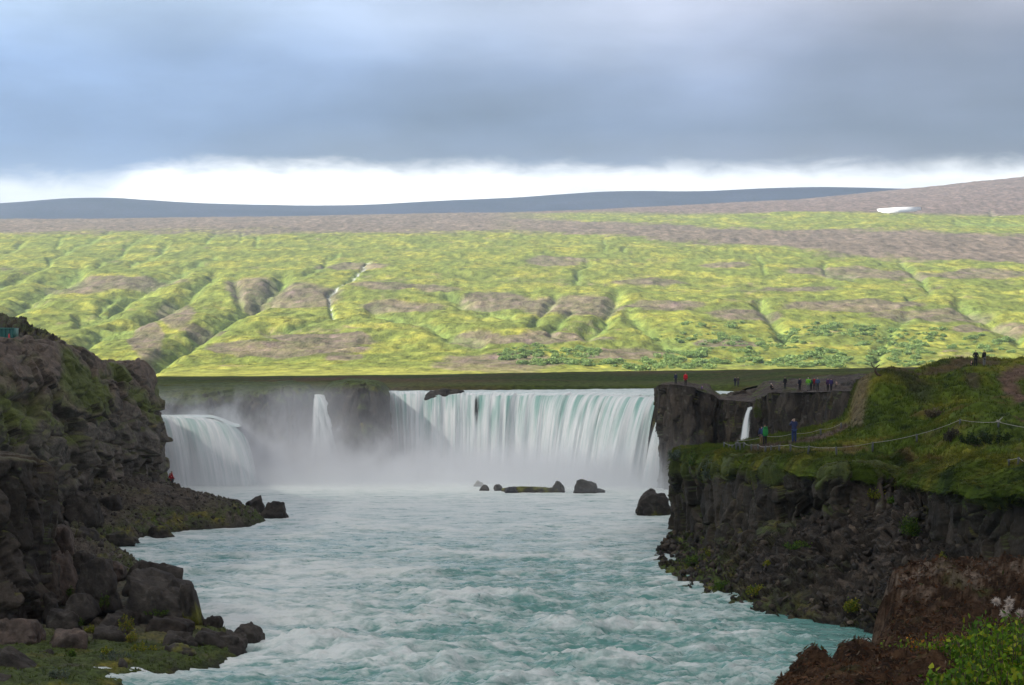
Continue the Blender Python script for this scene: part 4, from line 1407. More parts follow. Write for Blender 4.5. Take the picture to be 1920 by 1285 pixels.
NB = 12000
ii = rng.integers(12, 118, NB)
jj = rng.integers(8, 740, NB)
hv = sstep(fbm(RG[ii, jj] * np.array([0.35, 0.35, 0.15]), 3, seed=417) + sstep(ii / 300 * 5, 2.2, 1.2) - 0.55, 0.0, 0.35)
kp = rng.random(NB) < hv
ii, jj = ii[kp], jj[kp]
gc = lerpc(np.broadcast_to(GRS * 0.8, (len(ii), 3)), np.broadcast_to(GRSY * 0.8, (len(ii), 3)), rng.random(len(ii)))
scatter_blades('grass', 'shaggy grass growing down the upper face of the right cliff', RG[ii, jj], gc, rng.uniform(0.12, 0.4, len(ii)), 0.10, 5, 10, M_grass, 1.0,
               up=np.tile(np.array([-0.45, -0.35, 0.1]), (len(ii), 1)) + rng.normal(0, 0.3, (len(ii), 3)))
me = left_shore.data
vv = np.empty(len(me.vertices) * 3, np.float32)
me.vertices.foreach_get('co', vv)
vv = vv.reshape(-1, 3)
cc = np.empty(len(me.vertices) * 4, np.float32)
me.color_attributes['Col'].data.foreach_get('color', cc)
cc = cc.reshape(-1, 4)[:, :3]
s_ = np.where((vv[:, 2] > 0.3) & (cc[:, 1] > cc[:, 0] * 0.98) & (vv[:, 1] < 235))[0]
s_ = rng.choice(s_, 9000)
scatter_blades('grass', 'moss and short grass between the boulders on the left bank', vv[s_], cc[s_], rng.uniform(0.05, 0.17, len(s_)), 0.16, 5, 12, M_grass, 0.9)

# ------------------------------------------------------------------ boulders
def ico(sub):
    import bmesh
    bm = bmesh.new()
    bmesh.ops.create_icosphere(bm, subdivisions=sub, radius=1)
    v = np.array([x.co[:] for x in bm.verts])
    f = np.array([[x.index for x in q.verts] for q in bm.faces])
    bm.free()
    return v, f


ICO = {s: ico(s) for s in (1, 2, 3, 4, 5)}


def rock_shape(seed, sub=4, planes=14, soft=34.0, rough=0.05, flatb=None):
    r = np.random.default_rng(seed)
    v, f = ICO[sub]
    N = r.normal(size=(planes, 3))
    N /= np.linalg.norm(N, axis=1, keepdims=True)
    h = r.uniform(0.72, 1.0, planes)
    A = np.eye(3) + r.normal(0, 0.22, (3, 3))
    A /= np.linalg.norm(A, axis=1, keepdims=True)
    N = np.concatenate([N[:max(4, planes - 7)], A, -A + r.normal(0, 0.1, (3, 3))])
    N /= np.linalg.norm(N, axis=1, keepdims=True)
    h = np.concatenate([h[:max(4, planes - 7)], r.uniform(0.55, 0.78, 6)])
    if flatb is not None:
        N = np.concatenate([N, [[0.1, 0.05, 1.0]]])
        N[-1] /= np.linalg.norm(N[-1])
        h = np.append(h, flatb)
    dt = np.clip(v @ N.T, 1e-3, None)
    rr = h[None] / dt
    rr = np.minimum(rr, 1.25)
    rad = -np.log(np.exp(-rr * soft).sum(1)) / soft + 0.06
    q = v * rad[:, None]
    q = q * (1 + rough * 1.6 * fbm(q * 1.6 + seed, 4, 0.6, seed=seed % 97))[:, None]
    f1, f2, c, fa = worley(q * 1.7 + seed * 0.7, seed % 89, True)
    q = q + v * (rough * 2.2 * fa - rough * 0.4 * (1 - sstep(f2 - f1, 0, 0.10)))[:, None]
    q = q / np.abs(q).max(0)
    return q, f


def boulder(px0, px1, py0, py1, d, label, seed, depth=None, moss=0.0, base=BAS, tilt=0.0, sub=4, sink=0.25, planes=14, group=None, flatb=None, name='boulder', rz=None, wet=0.0, rough=0.085, peak=0.22):
    q, f = rock_shape(seed, sub, planes, flatb=flatb, rough=rough)
    wm = (px1 - px0) / F * d / 2
    hm_ = (py1 - py0) / F * d / 2 * (1 + sink)
    dm = depth / 2 if depth else wm * 0.8
    r = np.random.default_rng(seed + 5)
    zz = np.clip((q[:, 2:3] + 0.6) / 1.6, 0, 1)
    q = q * np.concatenate([1 - peak * zz, 1 - peak * zz, 1 + 0 * zz], 1)
    q = q / np.abs(q).max(0)
    q = q * np.array([wm, dm, hm_])
    if tilt:
        ca, sa = math.cos(tilt), math.sin(tilt)
        q = np.stack([q[:, 0] * ca + q[:, 2] * sa, q[:, 1], -q[:, 0] * sa + q[:, 2] * ca], -1)
    c = P((px0 + px1) / 2, py0, d)
    zt = c[2]
    loc = np.array([c[0], d, zt - hm_])
    wv = q + loc
    lf = np.stack([fbm(wv * 0.9, 4, 0.6, seed=61), fbm(wv * 3.0, 3, 0.6, seed=62)], -1)
    k = lerpc(np.broadcast_to(base * 0.6, q.shape), np.broadcast_to(base * 1.25, q.shape), sstep(lf[:, 0] + 0.4 * lf[:, 1], -0.35, 0.45))
    k = lerpc(k, np.broadcast_to(C3(0.14, 0.13, 0.11), q.shape), 0.35 * sstep(lf[:, 1], 0.2, 0.45))
    nz = q[:, 2] / hm_
    if moss:
        mk = sstep(lf[:, 0] * 1.2 + (0.25 - nz if moss < 0 else nz * 0.3) * 1.0, 0.55 - abs(moss), 1.1 - abs(moss))
        k = lerpc(k, np.broadcast_to(MOSS, q.shape) * 0.5 + np.broadcast_to(MOSSY, q.shape) * 0.5 * (1 + lf[:, 1:2]), np.clip(mk, 0, 1))
    if wet:
        k = k * (1 - 0.45 * sstep(wv[:, 2], wet, wet * 0.3))[:, None]
    o = mesh_obj(name, q, f, M_rock, colr=k)
    o.location = loc
    tag(o, label, 'rock', group)
    return o


GN = 'boulders heaped on the near left bank'
RB = C3(0.088, 0.066, 0.052)
boulder(228, 378, 1070, 1190, 122, 'largest rounded grey boulder of the left heap, its right side dropping to the water', 11, 5.0, base=BAS * 1.1, planes=12, sub=5, group=GN, tilt=0.12)
boulder(232, 352, 1050, 1120, 128, 'long ridge shaped boulder rising behind the largest boulder', 42, 3.5, sub=4, group=GN, tilt=0.18, base=BAS * 1.15)
boulder(132, 238, 1042, 1150, 124, 'tall dark boulder left of the largest boulder', 13, 4.0, sub=5, group=GN, peak=0.4, base=BAS * 0.95)
boulder(132, 178, 1030, 1072, 131, 'small round topped rock peeping over the tall dark boulder', 14, 2, group=GN)
boulder(190, 236, 1047, 1085, 129, 'brown lumpy rock wedged behind two tall boulders', 15, 2, group=GN, base=RB)
boulder(338, 377, 1084, 1178, 121, 'upright fin of rock at the water side of the largest boulder', 16, 2.0, moss=-0.35, group=GN, tilt=-0.12, planes=10)
boulder(376, 418, 1151, 1188, 121, 'small rounded black rock at the waterline between fin and outer rock', 17, 1.4, group=GN, base=BASD * 1.2, wet=0.5)
boulder(415, 500, 1164, 1232, 117.5, 'outermost pointed rock washed by the river', 18, 3.0, moss=-0.3, group=GN, tilt=0.25, peak=0.35, wet=0.7, sub=5)
boulder(352, 474, 1170, 1252, 114.5, 'broad flat wet slab jutting into the river', 19, 3.4, moss=-0.15, group=GN, flatb=0.55, sub=5, wet=0.8, tilt=0.12)
boulder(268, 364, 1148, 1200, 118.5, 'flat topped dark block under the largest boulder', 20, 2.6, group=GN, flatb=0.6, base=BASD * 1.3)
boulder(284, 382, 1182, 1256, 113.5, 'leaning slab with a mossy flank beside the flat wet slab', 21, 2.8, moss=-0.35, group=GN, tilt=0.3, sub=5)
boulder(292, 380, 1206, 1278, 110.5, 'moss capped rock at the waterline in front of the leaning slab', 22, 2.6, moss=0.35, group=GN, wet=0.7, sub=5)
boulder(166, 252, 1170, 1218, 115.5, 'rectangular block in the middle of the heap', 23, 2.4, group=GN, flatb=0.7)
boulder(186, 236, 1150, 1186, 118, 'wedge shaped stone above the rectangular block', 24, 1.8, group=GN)
boulder(116, 184, 1102, 1158, 120, 'angular boulder with a pointed top below the tall dark boulder', 25, 2.4, group=GN, planes=9, peak=0.6)
boulder(86, 156, 1138, 1192, 117.5, 'rounded dark boulder left of the wedge stone', 26, 2.4, group=GN)
boulder(82, 176, 1178, 1236, 112, 'lumpy brown boulder above the yellow moss patch', 27, 2.8, group=GN, base=RB)
boulder(-14, 84, 1150, 1236, 112.5, 'big reddish boulder at the left edge', 28, 3.4, group=GN, base=RB * 1.1, sub=5)
boulder(-40, 122, 1226, 1320, 104.5, 'long slanting boulder in the bottom left corner', 29, 3.2, group=GN, tilt=0.32, sub=5)
boulder(-60, 46, 1258, 1330, 100.5, 'half seen boulder cut by the bottom left corner', 30, 2.6, group=GN)
boulder(88, 150, 1028, 1118, 129, 'upright brown slab leaning on the left pillar', 31, 2.6, group=GN, base=RB * 1.25, planes=9, tilt=-0.1)
boulder(28, 98, 996, 1118, 126, 'grey faceted block standing against the left pillar', 32, 3.0, group=GN, planes=9, base=BAS * 1.2)
boulder(72, 116, 1108, 1158, 121, 'narrow grey stone at the foot of the leaning slab', 33, 1.8, group=GN)
boulder(212, 262, 1232, 1296, 106, 'round moss covered rock at the bottom edge by the water', 34, 2.0, moss=0.5, group=GN, wet=0.5)
boulder(206, 266, 1140, 1180, 120, 'low dark stone tucked behind the flat topped block', 35, 2.0, group=GN)
boulder(-20, 60, 1088, 1160, 121, 'dark boulder at the foot of the left pillar', 36, 3.0, group=GN, base=BASD * 1.3)
boulder(200, 300, 1262, 1310, 104.5, 'low mossy rock lapped by the river at the bottom edge', 37, 2.2, moss=0.4, group=GN, wet=0.6)
boulder(92, 142, 982, 1040, 138, 'brown rock behind the leaning slab', 38, 2.4, group=GN, base=RB)
boulder(60, 112, 1216, 1256, 109, 'small half buried stone left of the yellow moss', 39, 1.6, group=GN)
boulder(205, 262, 1232, 1262, 108, 'low brown stone in the yellow moss', 40, 1.6, moss=0.3, group=GN)

GM = 'boulders on the rubble spit under the left cliff'
boulder(484, 550, 939, 978, 219, 'pointed grey rock standing in the water off the tip of the spit', 61, 3.0, group=GM, planes=10, wet=0.5, peak=0.45)
boulder(456, 501, 929, 974, 222, 'rounded dark boulder at the tip of the spit', 62, 2.6, group=GM, wet=0.5)
boulder(412, 468, 932, 962, 224, 'broad low boulder behind the tip of the spit', 63, 2.6, group=GM, peak=0.4)
boulder(376, 424, 930, 955, 229, 'dark hump on the crest of the spit', 64, 2.4, group=GM)
boulder(120, 192, 918, 982, 188, 'large grey boulder on the rubble below the left cliff', 65, 3.6, group=GM, sub=5)
boulder(56, 124, 938, 988, 180, 'wide dark boulder left of the large grey one', 66, 3.2, group=GM)
boulder(182, 236, 926, 968, 200, 'leaning rock against the foot of the left cliff', 67, 2.4, group=GM)
boulder(222, 257, 1018, 1040, 184, 'small dark rock in the shallows beside the moss', 68, 1.6, group=GM, wet=0.5)
boulder(328, 345, 1003, 1015, 196, 'tiny rock just off the mossy shore', 69, 0.8, group=GM, wet=0.4)
boulder(130, 188, 986, 1030, 176, 'round mossy boulder at the back of the inlet', 70, 2.6, moss=0.3, group=GM)
boulder(196, 262, 992, 1022, 184, 'low mossy boulder above the inlet', 71, 2.4, moss=0.45, group=GM)
boulder(270, 330, 985, 1008, 194, 'low moss cushion rock on the shore of the spit', 72, 2.4, moss=0.5, group=GM)
boulder(302, 328, 905, 930, 232, 'rock on which the person in red sits', 73, 1.8, group=GM)
boulder(324, 374, 918, 940, 231, 'flat rock beside the sitting person in red', 74, 2.2, group=GM)
boulder(84, 140, 1000, 1046, 160, 'dark boulder half hidden behind the leaning brown slab', 75, 2.6, group=GM)

GR = 'rocks in the pool below the falls'
boulder(885, 910, 901, 920, 277, 'small pale brown rock, farthest left in the pool', 81, 1.4, group=GR, base=C3(0.20, 0.17, 0.13), wet=0.4)
boulder(893, 923, 908, 927, 268, 'small pointed dark rock just right of the pale one', 82, 1.6, group=GR, peak=0.7, planes=9, wet=0.3)
boulder(924, 946, 908, 924, 268, 'small dark rock at the left end of the mossy islet', 83, 1.4, group=GR, wet=0.3)
boulder(934, 1060, 909, 932, 265.5, 'long low islet covered with yellow green moss', 84, 4.5, moss=0.62, group=GR, sub=5, flatb=0.6, name='islet', base=BAS * 1.2)
boulder(940, 978, 912, 930, 264, 'grey slab at the near side of the mossy islet', 85, 1.8, group=GR, base=C3(0.10, 0.10, 0.11), wet=0.3)
boulder(1030, 1064, 897, 932, 265, 'pointed dark rock at the right end of the mossy islet', 86, 2.4, moss=0.12, group=GR, peak=0.6, planes=9, tilt=0.15, wet=0.4)
boulder(1067, 1122, 898, 933, 264, 'square dark block in the pool', 87, 3.2, moss=0.08, group=GR, planes=8, flatb=0.85, wet=0.4)
boulder(1104, 1137, 912, 931, 264.5, 'mossy wedge at the right foot of the square block', 88, 2.0, moss=0.35, group=GR, wet=0.3)
boulder(1182, 1268, 916, 974, 225, 'large dark conical boulder in front of the right cliff', 89, 4.0, moss=-0.12, group=GR, peak=0.42, planes=11, sub=5, wet=0.6)
boulder(788, 878, 726, 765, 304.5, 'dark rock islet at the brink of the main falls', 90, 4.0, moss=0.12, group=None, flatb=0.7, sub=5)

boulder(1356, 1412, 729, 750, 283, 'low brown rock mound left of the crouching walker', 92, 4.0, moss=0.2, rough=0.16, base=C3(0.060, 0.048, 0.036), flatb=0.6)
boulder(1392, 1452, 723, 750, 287, 'higher brown rock mound behind the crouching walker', 93, 5.0, moss=0.15, rough=0.16, base=C3(0.060, 0.048, 0.036), flatb=0.7)
boulder(1572, 1640, 704, 742, 262, 'large dark rock mound at the right end of the walkers platform', 94, 6.0, moss=0.1, rough=0.16, base=C3(0.045, 0.038, 0.030), flatb=0.75, sub=5)
# loose stones: one mass of rubble on the talus and one on the left shore
def rubble(name, label, pts, size, cols, seed):
    r = np.random.default_rng(seed)
    v, f = ICO[1]
    N = len(pts)
    nv = len(v)
    sc = size[:, None] * r.uniform(0.55, 1.3, (N, 3)) * np.array([1, 1, 0.7])
    A = r.normal(size=(N, 3, 3))
    Q, _ = np.linalg.qr(A)
    base = v[None] * r.uniform(0.5, 1.2, (N, nv, 1)) * sc[:, None]
    V = np.einsum('nij,nvj->nvi', Q, base) + pts[:, None]
    Fc = (f[None] + (np.arange(N) * nv)[:, None, None]).reshape(-1, 3)
    Cc = np.repeat(cols, nv, 0)
    o = mesh_obj(name, V.reshape(-1, 3), Fc, M_rock, colr=Cc, smooth=False)
    tag(o, label, 'rubble', kind='stuff')


N = 5200
ti = rng.integers(80, 285, N)
tj = rng.integers(30, 560, N)
pt = TAL[ti, tj] + rng.normal(0, 0.08, (N, 3))
cc = lerpc(np.broadcast_to(BAS * 0.6, (N, 3)), np.broadcast_to(C3(0.11, 0.085, 0.06), (N, 3)), rng.random(N) ** 2.8)
rubble('scree', 'loose grey brown stones covering the slope under the right cliff', pt, 0.08 + 0.36 * rng.random(N) ** 3.5, cc, 5)
me = left_shore.data
vv = np.empty(len(me.vertices) * 3, np.float32)
me.vertices.foreach_get('co', vv)
vv = vv.reshape(-1, 3)
sel = np.where((vv[:, 1] > 150) & (vv[:, 1] < 246) & (vv[:, 2] > 0.4) & (vv[:, 0] > -46))[0]
pick = rng.choice(sel, 3600)
cc = lerpc(np.broadcast_to(BAS * 0.8, (3600, 3)), np.broadcast_to(C3(0.13, 0.115, 0.095), (3600, 3)), rng.random(3600) ** 2)
rubble('scree', 'loose grey stones on the spit under the left cliff', vv[pick], 0.10 + 0.26 * rng.random(3600) ** 2.5, cc, 6)



# ------------------------------------------------------------------ near peat bank, bottom right
EDY = [5, 8, 11, 13, 14.5, 16, 17.5, 20, 24, 27, 30, 33, 36, 39, 42, 48]
EDX = [0.9, 1.1, 1.35, 1.58, 2.05, 2.45, 2.85, 3.5, 4.3, 4.8, 5.3, 5.95, 6.8, 7.8, 9.2, 12]
BZY = [5, 8, 13, 16, 20, 24, 28, 32, 36, 42]
BZZ = [14.42, 14.20, 13.58, 13.28, 12.82, 12.48, 12.05, 11.80, 11.62, 11.3]


def peat_height(X, Y, fine_=True):
    s = X - np.interp(Y, EDY, EDX)
    p = np.stack([X, Y, 0 * X], -1)
    s = s + (0.16 + 0.30 * sstep(Y, 22, 28)) * fbm(p * 0.9, 4, 0.6, seed=501) + 0.10 * fbm(p * 4, 2, seed=502)
    z = np.interp(Y, BZY, BZZ)
    z = z + 0.030 * np.clip(s, 0, 8) * sstep(Y, 9, 14)
    z = z + 0.62 * np.exp(-(((X - 7.2) / 2.0) ** 4 + ((Y - 33.4) / 2.4) ** 4)) * 1.0
    z = z + 0.16 * np.exp(-(((X - 2.55) / 0.22) ** 2 + ((Y - 16.2) / 0.5) ** 2)) + 0.12 * np.exp(-(((X - 1.85) / 0.25) ** 2 + ((Y - 14.0) / 0.5) ** 2))
    z = z + 0.16 * fbm(p * 0.8, 3, 0.5, seed=503)
    if fine_:
        f1, f2, c = worley(np.stack([X * 3.2, Y * 2.2, 0 * X], -1), 504)
        h1, h2, c9, fa = worley(np.stack([X * 1.5, Y * 0.9, 0 * X], -1), 507, True)
        amp_ = 1 + 0.45 * sstep(Y, 20, 30)
        z = z + amp_ * (0.10 * fa * sstep(s, 0.0, 0.6) + 0.13 * (0.55 - f1) + 0.13 * fbm(p * 3.0, 4, 0.62, seed=505)) + 0.70 * (amp_ - 1) * fbm(p * 1.1, 3, 0.6, seed=509) + 0.03 * fbm(p * 17, 3, 0.6, seed=506)
    z = z - 3.2 * sstep(s, 0.12, -1.1) - 5 * sstep(s, -1.0, -2.4)
    z = z - 2.5 * sstep(Y, 38.5, 43)
    return z, s


def build_peat():
    y = np.geomspace(5.2, 44, 620)
    sg = np.concatenate([np.linspace(-2.2, 0, 70)[:-1], np.linspace(0, 1, 430) ** 1.3])
    S, Y = np.meshgrid(sg, y)
    wd = 0.27 * Y + 1.5 - np.interp(Y, EDY, EDX)
    wd = np.maximum(wd, 2.0)
    X = np.interp(Y, EDY, EDX) + np.where(S > 0, S * wd, S)
    Z, s = peat_height(X, Y)
    g = np.stack([X, Y, Z], -1)
    a = fbm(g * 1.3, 4, 0.6, seed=511)
    b = fbm(g * 6, 4, 0.6, seed=512)
    k = lerpc(np.broadcast_to(C3(0.018, 0.011, 0.007), g.shape), np.broadcast_to(C3(0.082, 0.046, 0.024), g.shape), sstep(a + 0.6 * b, -0.4, 0.5))
    k = lerpc(k, np.broadcast_to(C3(0.13, 0.10, 0.07), g.shape), sstep(b + 0.3 * fbm(g * 0.5, 2, seed=513), 0.26, 0.6) * 0.7)
    k = lerpc(k, np.broadcast_to(C3(0.12, 0.035, 0.032), g.shape), sstep(fbm(g * 0.9 + 7, 3, seed=514), 0.34, 0.5) * 0.7)
    k = lerpc(k, np.broadcast_to(C3(0.05, 0.065, 0.02), g.shape), sstep(fbm(g * 0.8 + 17, 3, seed=515), 0.22, 0.45) * 0.5)
    hump = np.exp(-(((g[..., 0] - 7.2) / 2.3) ** 4 + ((g[..., 1] - 33.4) / 2.6) ** 4))
    k = lerpc(k, np.broadcast_to(C3(0.155, 0.130, 0.105), g.shape), hump * sstep(b + a, -0.1, 0.4) * 0.75)
    o = mesh_obj('ground', g, grid_faces(len(y), len(sg)), M_peat, colr=k.reshape(-1, 3))
    tag(o, 'reddish brown peat and moss bank close to the camera', kind='structure')
    return g, k, s


PG, PK, PS = build_peat()


def pz(x, y):
    return float(peat_height(np.array([[x]]), np.array([[y]]), False)[0][0, 0])


def twigs(n, seed):
    """dry heather stalks, dead leaves and moss tips lying on the peat"""
    r = np.random.default_rng(seed)
    i = (r.random(n) ** 0.8 * (PG.shape[0] - 1)).astype(int)
    j = r.integers(40, PG.shape[1] - 1, n)
    P0 = PG[i, j]
    base = PK[i, j]
    sz = r.uniform(0.005, 0.020, n) * (0.7 + P0[:, 1] / 16)
    a = r.normal(size=(n, 3)) * np.array([1, 1, 0.8])
    a /= np.linalg.norm(a, axis=1, keepdims=True)
    b = np.cross(a, r.normal(size=(n, 3)))
    b /= np.linalg.norm(b, axis=1, keepdims=True)
    thin = r.choice([0.10, 0.35], n, p=[0.6, 0.4])
    up = np.array([0, 0, 1.0]) * (sz * r.uniform(0.1, 0.8, n))[:, None]
    A = P0 + up - a * sz[:, None]
    B = P0 + up + b * (sz * thin)[:, None]
    Cq = P0 + up + a * sz[:, None]
    D = P0 + up - b * (sz * thin)[:, None]
    V = np.stack([A, B, Cq, D], 1).reshape(-1, 3)
    pal = np.array([(0.16, 0.065, 0.025), (0.20, 0.13, 0.07), (0.06, 0.035, 0.02), (0.25, 0.20, 0.14), (0.20, 0.07, 0.03), (0.05, 0.08, 0.015), (0.045, 0.025, 0.018)])
    c = pal[r.choice(7, n, p=[0.28, 0.14, 0.22, 0.04, 0.05, 0.05, 0.22])] * r.uniform(0.6, 1.2, (n, 1)) * 0.45 + base * 0.5
    o = mesh_obj('undergrowth', V, np.arange(n * 4).reshape(-1, 4), M_grass, colr=np.repeat(c, 4, 0), smooth=False)
    tag(o, 'dry brown heather stalks and dead leaves covering the near peat bank', 'undergrowth', kind='stuff')


twigs(120000, 21)


def leaf_cloud(centres, dirs, size, cols, r, fold=0.25, wide=0.42):
    """oval leaves of six vertices each"""
    n = len(centres)
    a = dirs / np.linalg.norm(dirs, axis=1, keepdims=True)
    b = np.cross(a, r.normal(size=(n, 3)))
    b /= np.linalg.norm(b, axis=1, keepdims=True)
    c = np.cross(a, b)
    s = size[:, None]
    pts = [centres, centres + a * s * 0.35 + b * s * wide + c * s * fold * 0.5, centres + a * s * 0.75 + b * s * wide * 0.7 + c * s * fold * 0.4, centres + a * s * 1.1,
           centres + a * s * 0.75 - b * s * wide * 0.7 + c * s * fold * 0.4, centres + a * s * 0.35 - b * s * wide + c * s * fold * 0.5]
    V = np.stack(pts, 1).reshape(-1, 3)
    idx = np.arange(n)[:, None] * 6
    F1 = idx + np.array([[0, 1, 2, 3]])
    F2 = idx + np.array([[0, 3, 4, 5]])
    return V, np.concatenate([F1, F2]), np.repeat(cols, 6, 0)


def tube(pts, rad, n=6):
    pts = np.asarray(pts, float)
    rad = np.broadcast_to(np.asarray(rad, float), (len(pts),))
    t = np.gradient(pts, axis=0)
    t /= np.linalg.norm(t, axis=1, keepdims=True) + 1e-9
    ref = np.array([0.31, 0.22, 0.92]) if abs(t[:, 2]).mean() < 0.8 else np.array([1.0, 0.1, 0])
    u = np.cross(t, ref)
    u /= np.linalg.norm(u, axis=1, keepdims=True) + 1e-9
    v = np.cross(t, u)
    an = np.linspace(0, 2 * np.pi, n, endpoint=False)
    ring = pts[:, None] + rad[:, None, None] * (np.cos(an)[None, :, None] * u[:, None] + np.sin(an)[None, :, None] * v[:, None])
    V = ring.reshape(-1, 3)
    m = len(pts)
    idx = np.arange(m * n).reshape(m, n)
    a, b = idx[:-1], idx[1:]
    Fq = np.stack([a, np.roll(a, -1, 1), np.roll(b, -1, 1), b], -1).reshape(-1, 4)
    caps = [idx[0][::-1][None], idx[-1][None]]
    return V, [Fq] + caps


def merge(parts):
    """list of (V, faces list) into one"""
    Vs, by, off = [], {}, 0
    for V, Fs in parts:
        for f in (Fs if isinstance(Fs, list) else [Fs]):
            by.setdefault(f.shape[1], []).append(np.asarray(f) + off)
        Vs.append(V)
        off += len(V)
    return np.concatenate(Vs), [np.concatenate(v) for v in by.values()]


M_bark = plain_mat('bark', (0.075, 0.05, 0.035), 0.9)


def shrub(name, label, cat, loc, radius, height, n_stem, n_leaf, leaf, pal, wts, seed, group=None, flat=1.0, stem_r=0.004, wide=0.42):
    r = np.random.default_rng(seed)
    root = empty(name, loc)
    tag(root, label, cat, group)
    parts, cen, dr = [], [], []
    for i in range(n_stem):
        a = r.uniform(0, 6.283)
        rr = radius * math.sqrt(r.random())
        b0 = np.array([math.cos(a) * rr * 0.35, math.sin(a) * rr * 0.35, -0.05])
        h = height * r.uniform(0.55, 1.1) * (1 - 0.35 * (rr / radius) ** 2)
        tip = np.array([math.cos(a) * rr, math.sin(a) * rr * flat, h])
        t = np.linspace(0, 1, 6)[:, None]
        bow = np.array([math.cos(a), math.sin(a), 0]) * 0.2 * rr
        pts = b0 + (tip - b0) * t + bow * np.sin(t * 3.14) + r.normal(0, 0.02 * radius, (6, 3)) * t
        parts.append(tube(pts, np.linspace(stem_r, stem_r * 0.35, 6), 4))
        for k in range(n_leaf):
            q = r.uniform(0.30, 1.0)
            f = q * 5
            i0 = min(int(f), 4)
            pt = pts[i0] + (pts[i0 + 1] - pts[i0]) * (f - i0)
            cen.append(pt + r.normal(0, leaf * 0.6, 3))
            d = r.normal(size=3) * 0.8 + np.array([0, 0, 0.7])
            dr.append(d)
    V, Fs = merge(parts)
    o = mesh_obj('stem', V, Fs, M_bark, root, colr=np.tile(C3(0.08, 0.05, 0.035), (len(V), 1)))
    cen = np.array(cen)
    dr = np.array(dr)
    n = len(cen)
    pal = np.array(pal)
    zz = np.clip(cen[:, 2] / height, 0, 1)
    clump = fbm(cen * (2.2 / radius) + seed, 2, seed=seed % 50)
    ci = r.choice(len(pal), n, p=wts)
    ci = np.where((clump > 0.25) & (r.random(n) < 0.6), len(pal) - 1, ci)
    c = pal[ci] * r.uniform(0.65, 1.35, (n, 1))
    V, Fq, cc = leaf_cloud(cen, dr, leaf * r.uniform(0.6, 1.25, n), c, r, wide=wide)
    mesh_obj('foliage', V, Fq, M_leaf, root, colr=cc, smooth=False)
    return root


GREEN = [(0.085, 0.18, 0.012), (0.15, 0.26, 0.015), (0.055, 0.12, 0.014), (0.26, 0.30, 0.018)]
RUST = [(0.12, 0.16, 0.015), (0.34, 0.13, 0.015), (0.22, 0.07, 0.015), (0.42, 0.20, 0.02)]


def at_peat(px, d, lift=0.0):
    x = (px - 960) / F * d
    return (x, d, pz(x, d) + lift)


shrub('willow_shrub', 'largest leafy green shrub in the bottom right corner', 'shrub', at_peat(1850, 8.2), 0.26, 0.24, 130, 26, 0.024, GREEN, [.35, .3, .2, .15], 3)
shrub('willow_shrub', 'green shrub with upright twigs at the right edge, above the largest shrub', 'shrub', at_peat(1905, 9.6), 0.28, 0.30, 110, 24, 0.023, GREEN, [.4, .25, .25, .1], 4)
shrub('willow_shrub', 'yellow green shrub tip left of the largest corner shrub', 'shrub', at_peat(1775, 8.6), 0.13, 0.17, 60, 22, 0.022, GREEN, [.25, .35, .1, .3], 5)
shrub('willow_shrub', 'small bright green sprig on the brown bank above the corner shrubs', 'shrub', at_peat(1836, 13.0), 0.34, 0.26, 50, 18, 0.028, GREEN, [.35, .35, .2, .1], 6)
shrub('willow_shrub', 'long thin leaved green shrub below the pale seed heads', 'shrub', at_peat(1900, 13.5), 0.40, 0.42, 110, 20, 0.038, GREEN, [.4, .25, .3, .05], 7, wide=0.25)
shrub('willow_shrub', 'round green shrub at the right edge in the middle of the shrub bank', 'shrub', at_peat(1922, 11.3), 0.26, 0.30, 90, 22, 0.025, GREEN, [.35, .35, .2, .1], 17)
shrub('bilberry_shrub', 'rust and orange leaved dwarf shrub at the bottom edge', 'shrub', at_peat(1790, 7.4), 0.17, 0.13, 90, 18, 0.018, RUST, [.35, .25, .2, .2], 8)
shrub('bilberry_shrub', 'orange tinged dwarf shrub in the very corner', 'shrub', at_peat(1905, 7.0), 0.16, 0.12, 50, 16, 0.016, RUST, [.4, .2, .2, .2], 9)
shrub('bilberry_shrub', 'low red and green dwarf shrub left of the green corner shrub', 'shrub', at_peat(1735, 8.6), 0.14, 0.10, 30, 14, 0.018, RUST, [.45, .25, .2, .1], 10)
shrub('bilberry_shrub', 'low patch of orange green leaves in the middle of the brown bank', 'shrub', at_peat(1800, 17.0), 0.5, 0.16, 40, 14, 0.022, RUST, [.5, .25, .1, .15], 11)
shrub('willow_sprig', 'tiny bright green sprig on brown moss near the water edge of the bank', 'plant', at_peat(1682, 19.0), 0.16, 0.12, 12, 10, 0.03, GREEN, [.2, .6, .1, .1], 12)
shrub('willow_sprig', 'small yellow green sprig in the middle of the brown bank', 'plant', at_peat(1752, 20.0), 0.22, 0.16, 10, 10, 0.03, GREEN, [.2, .3, .1, .4], 13)


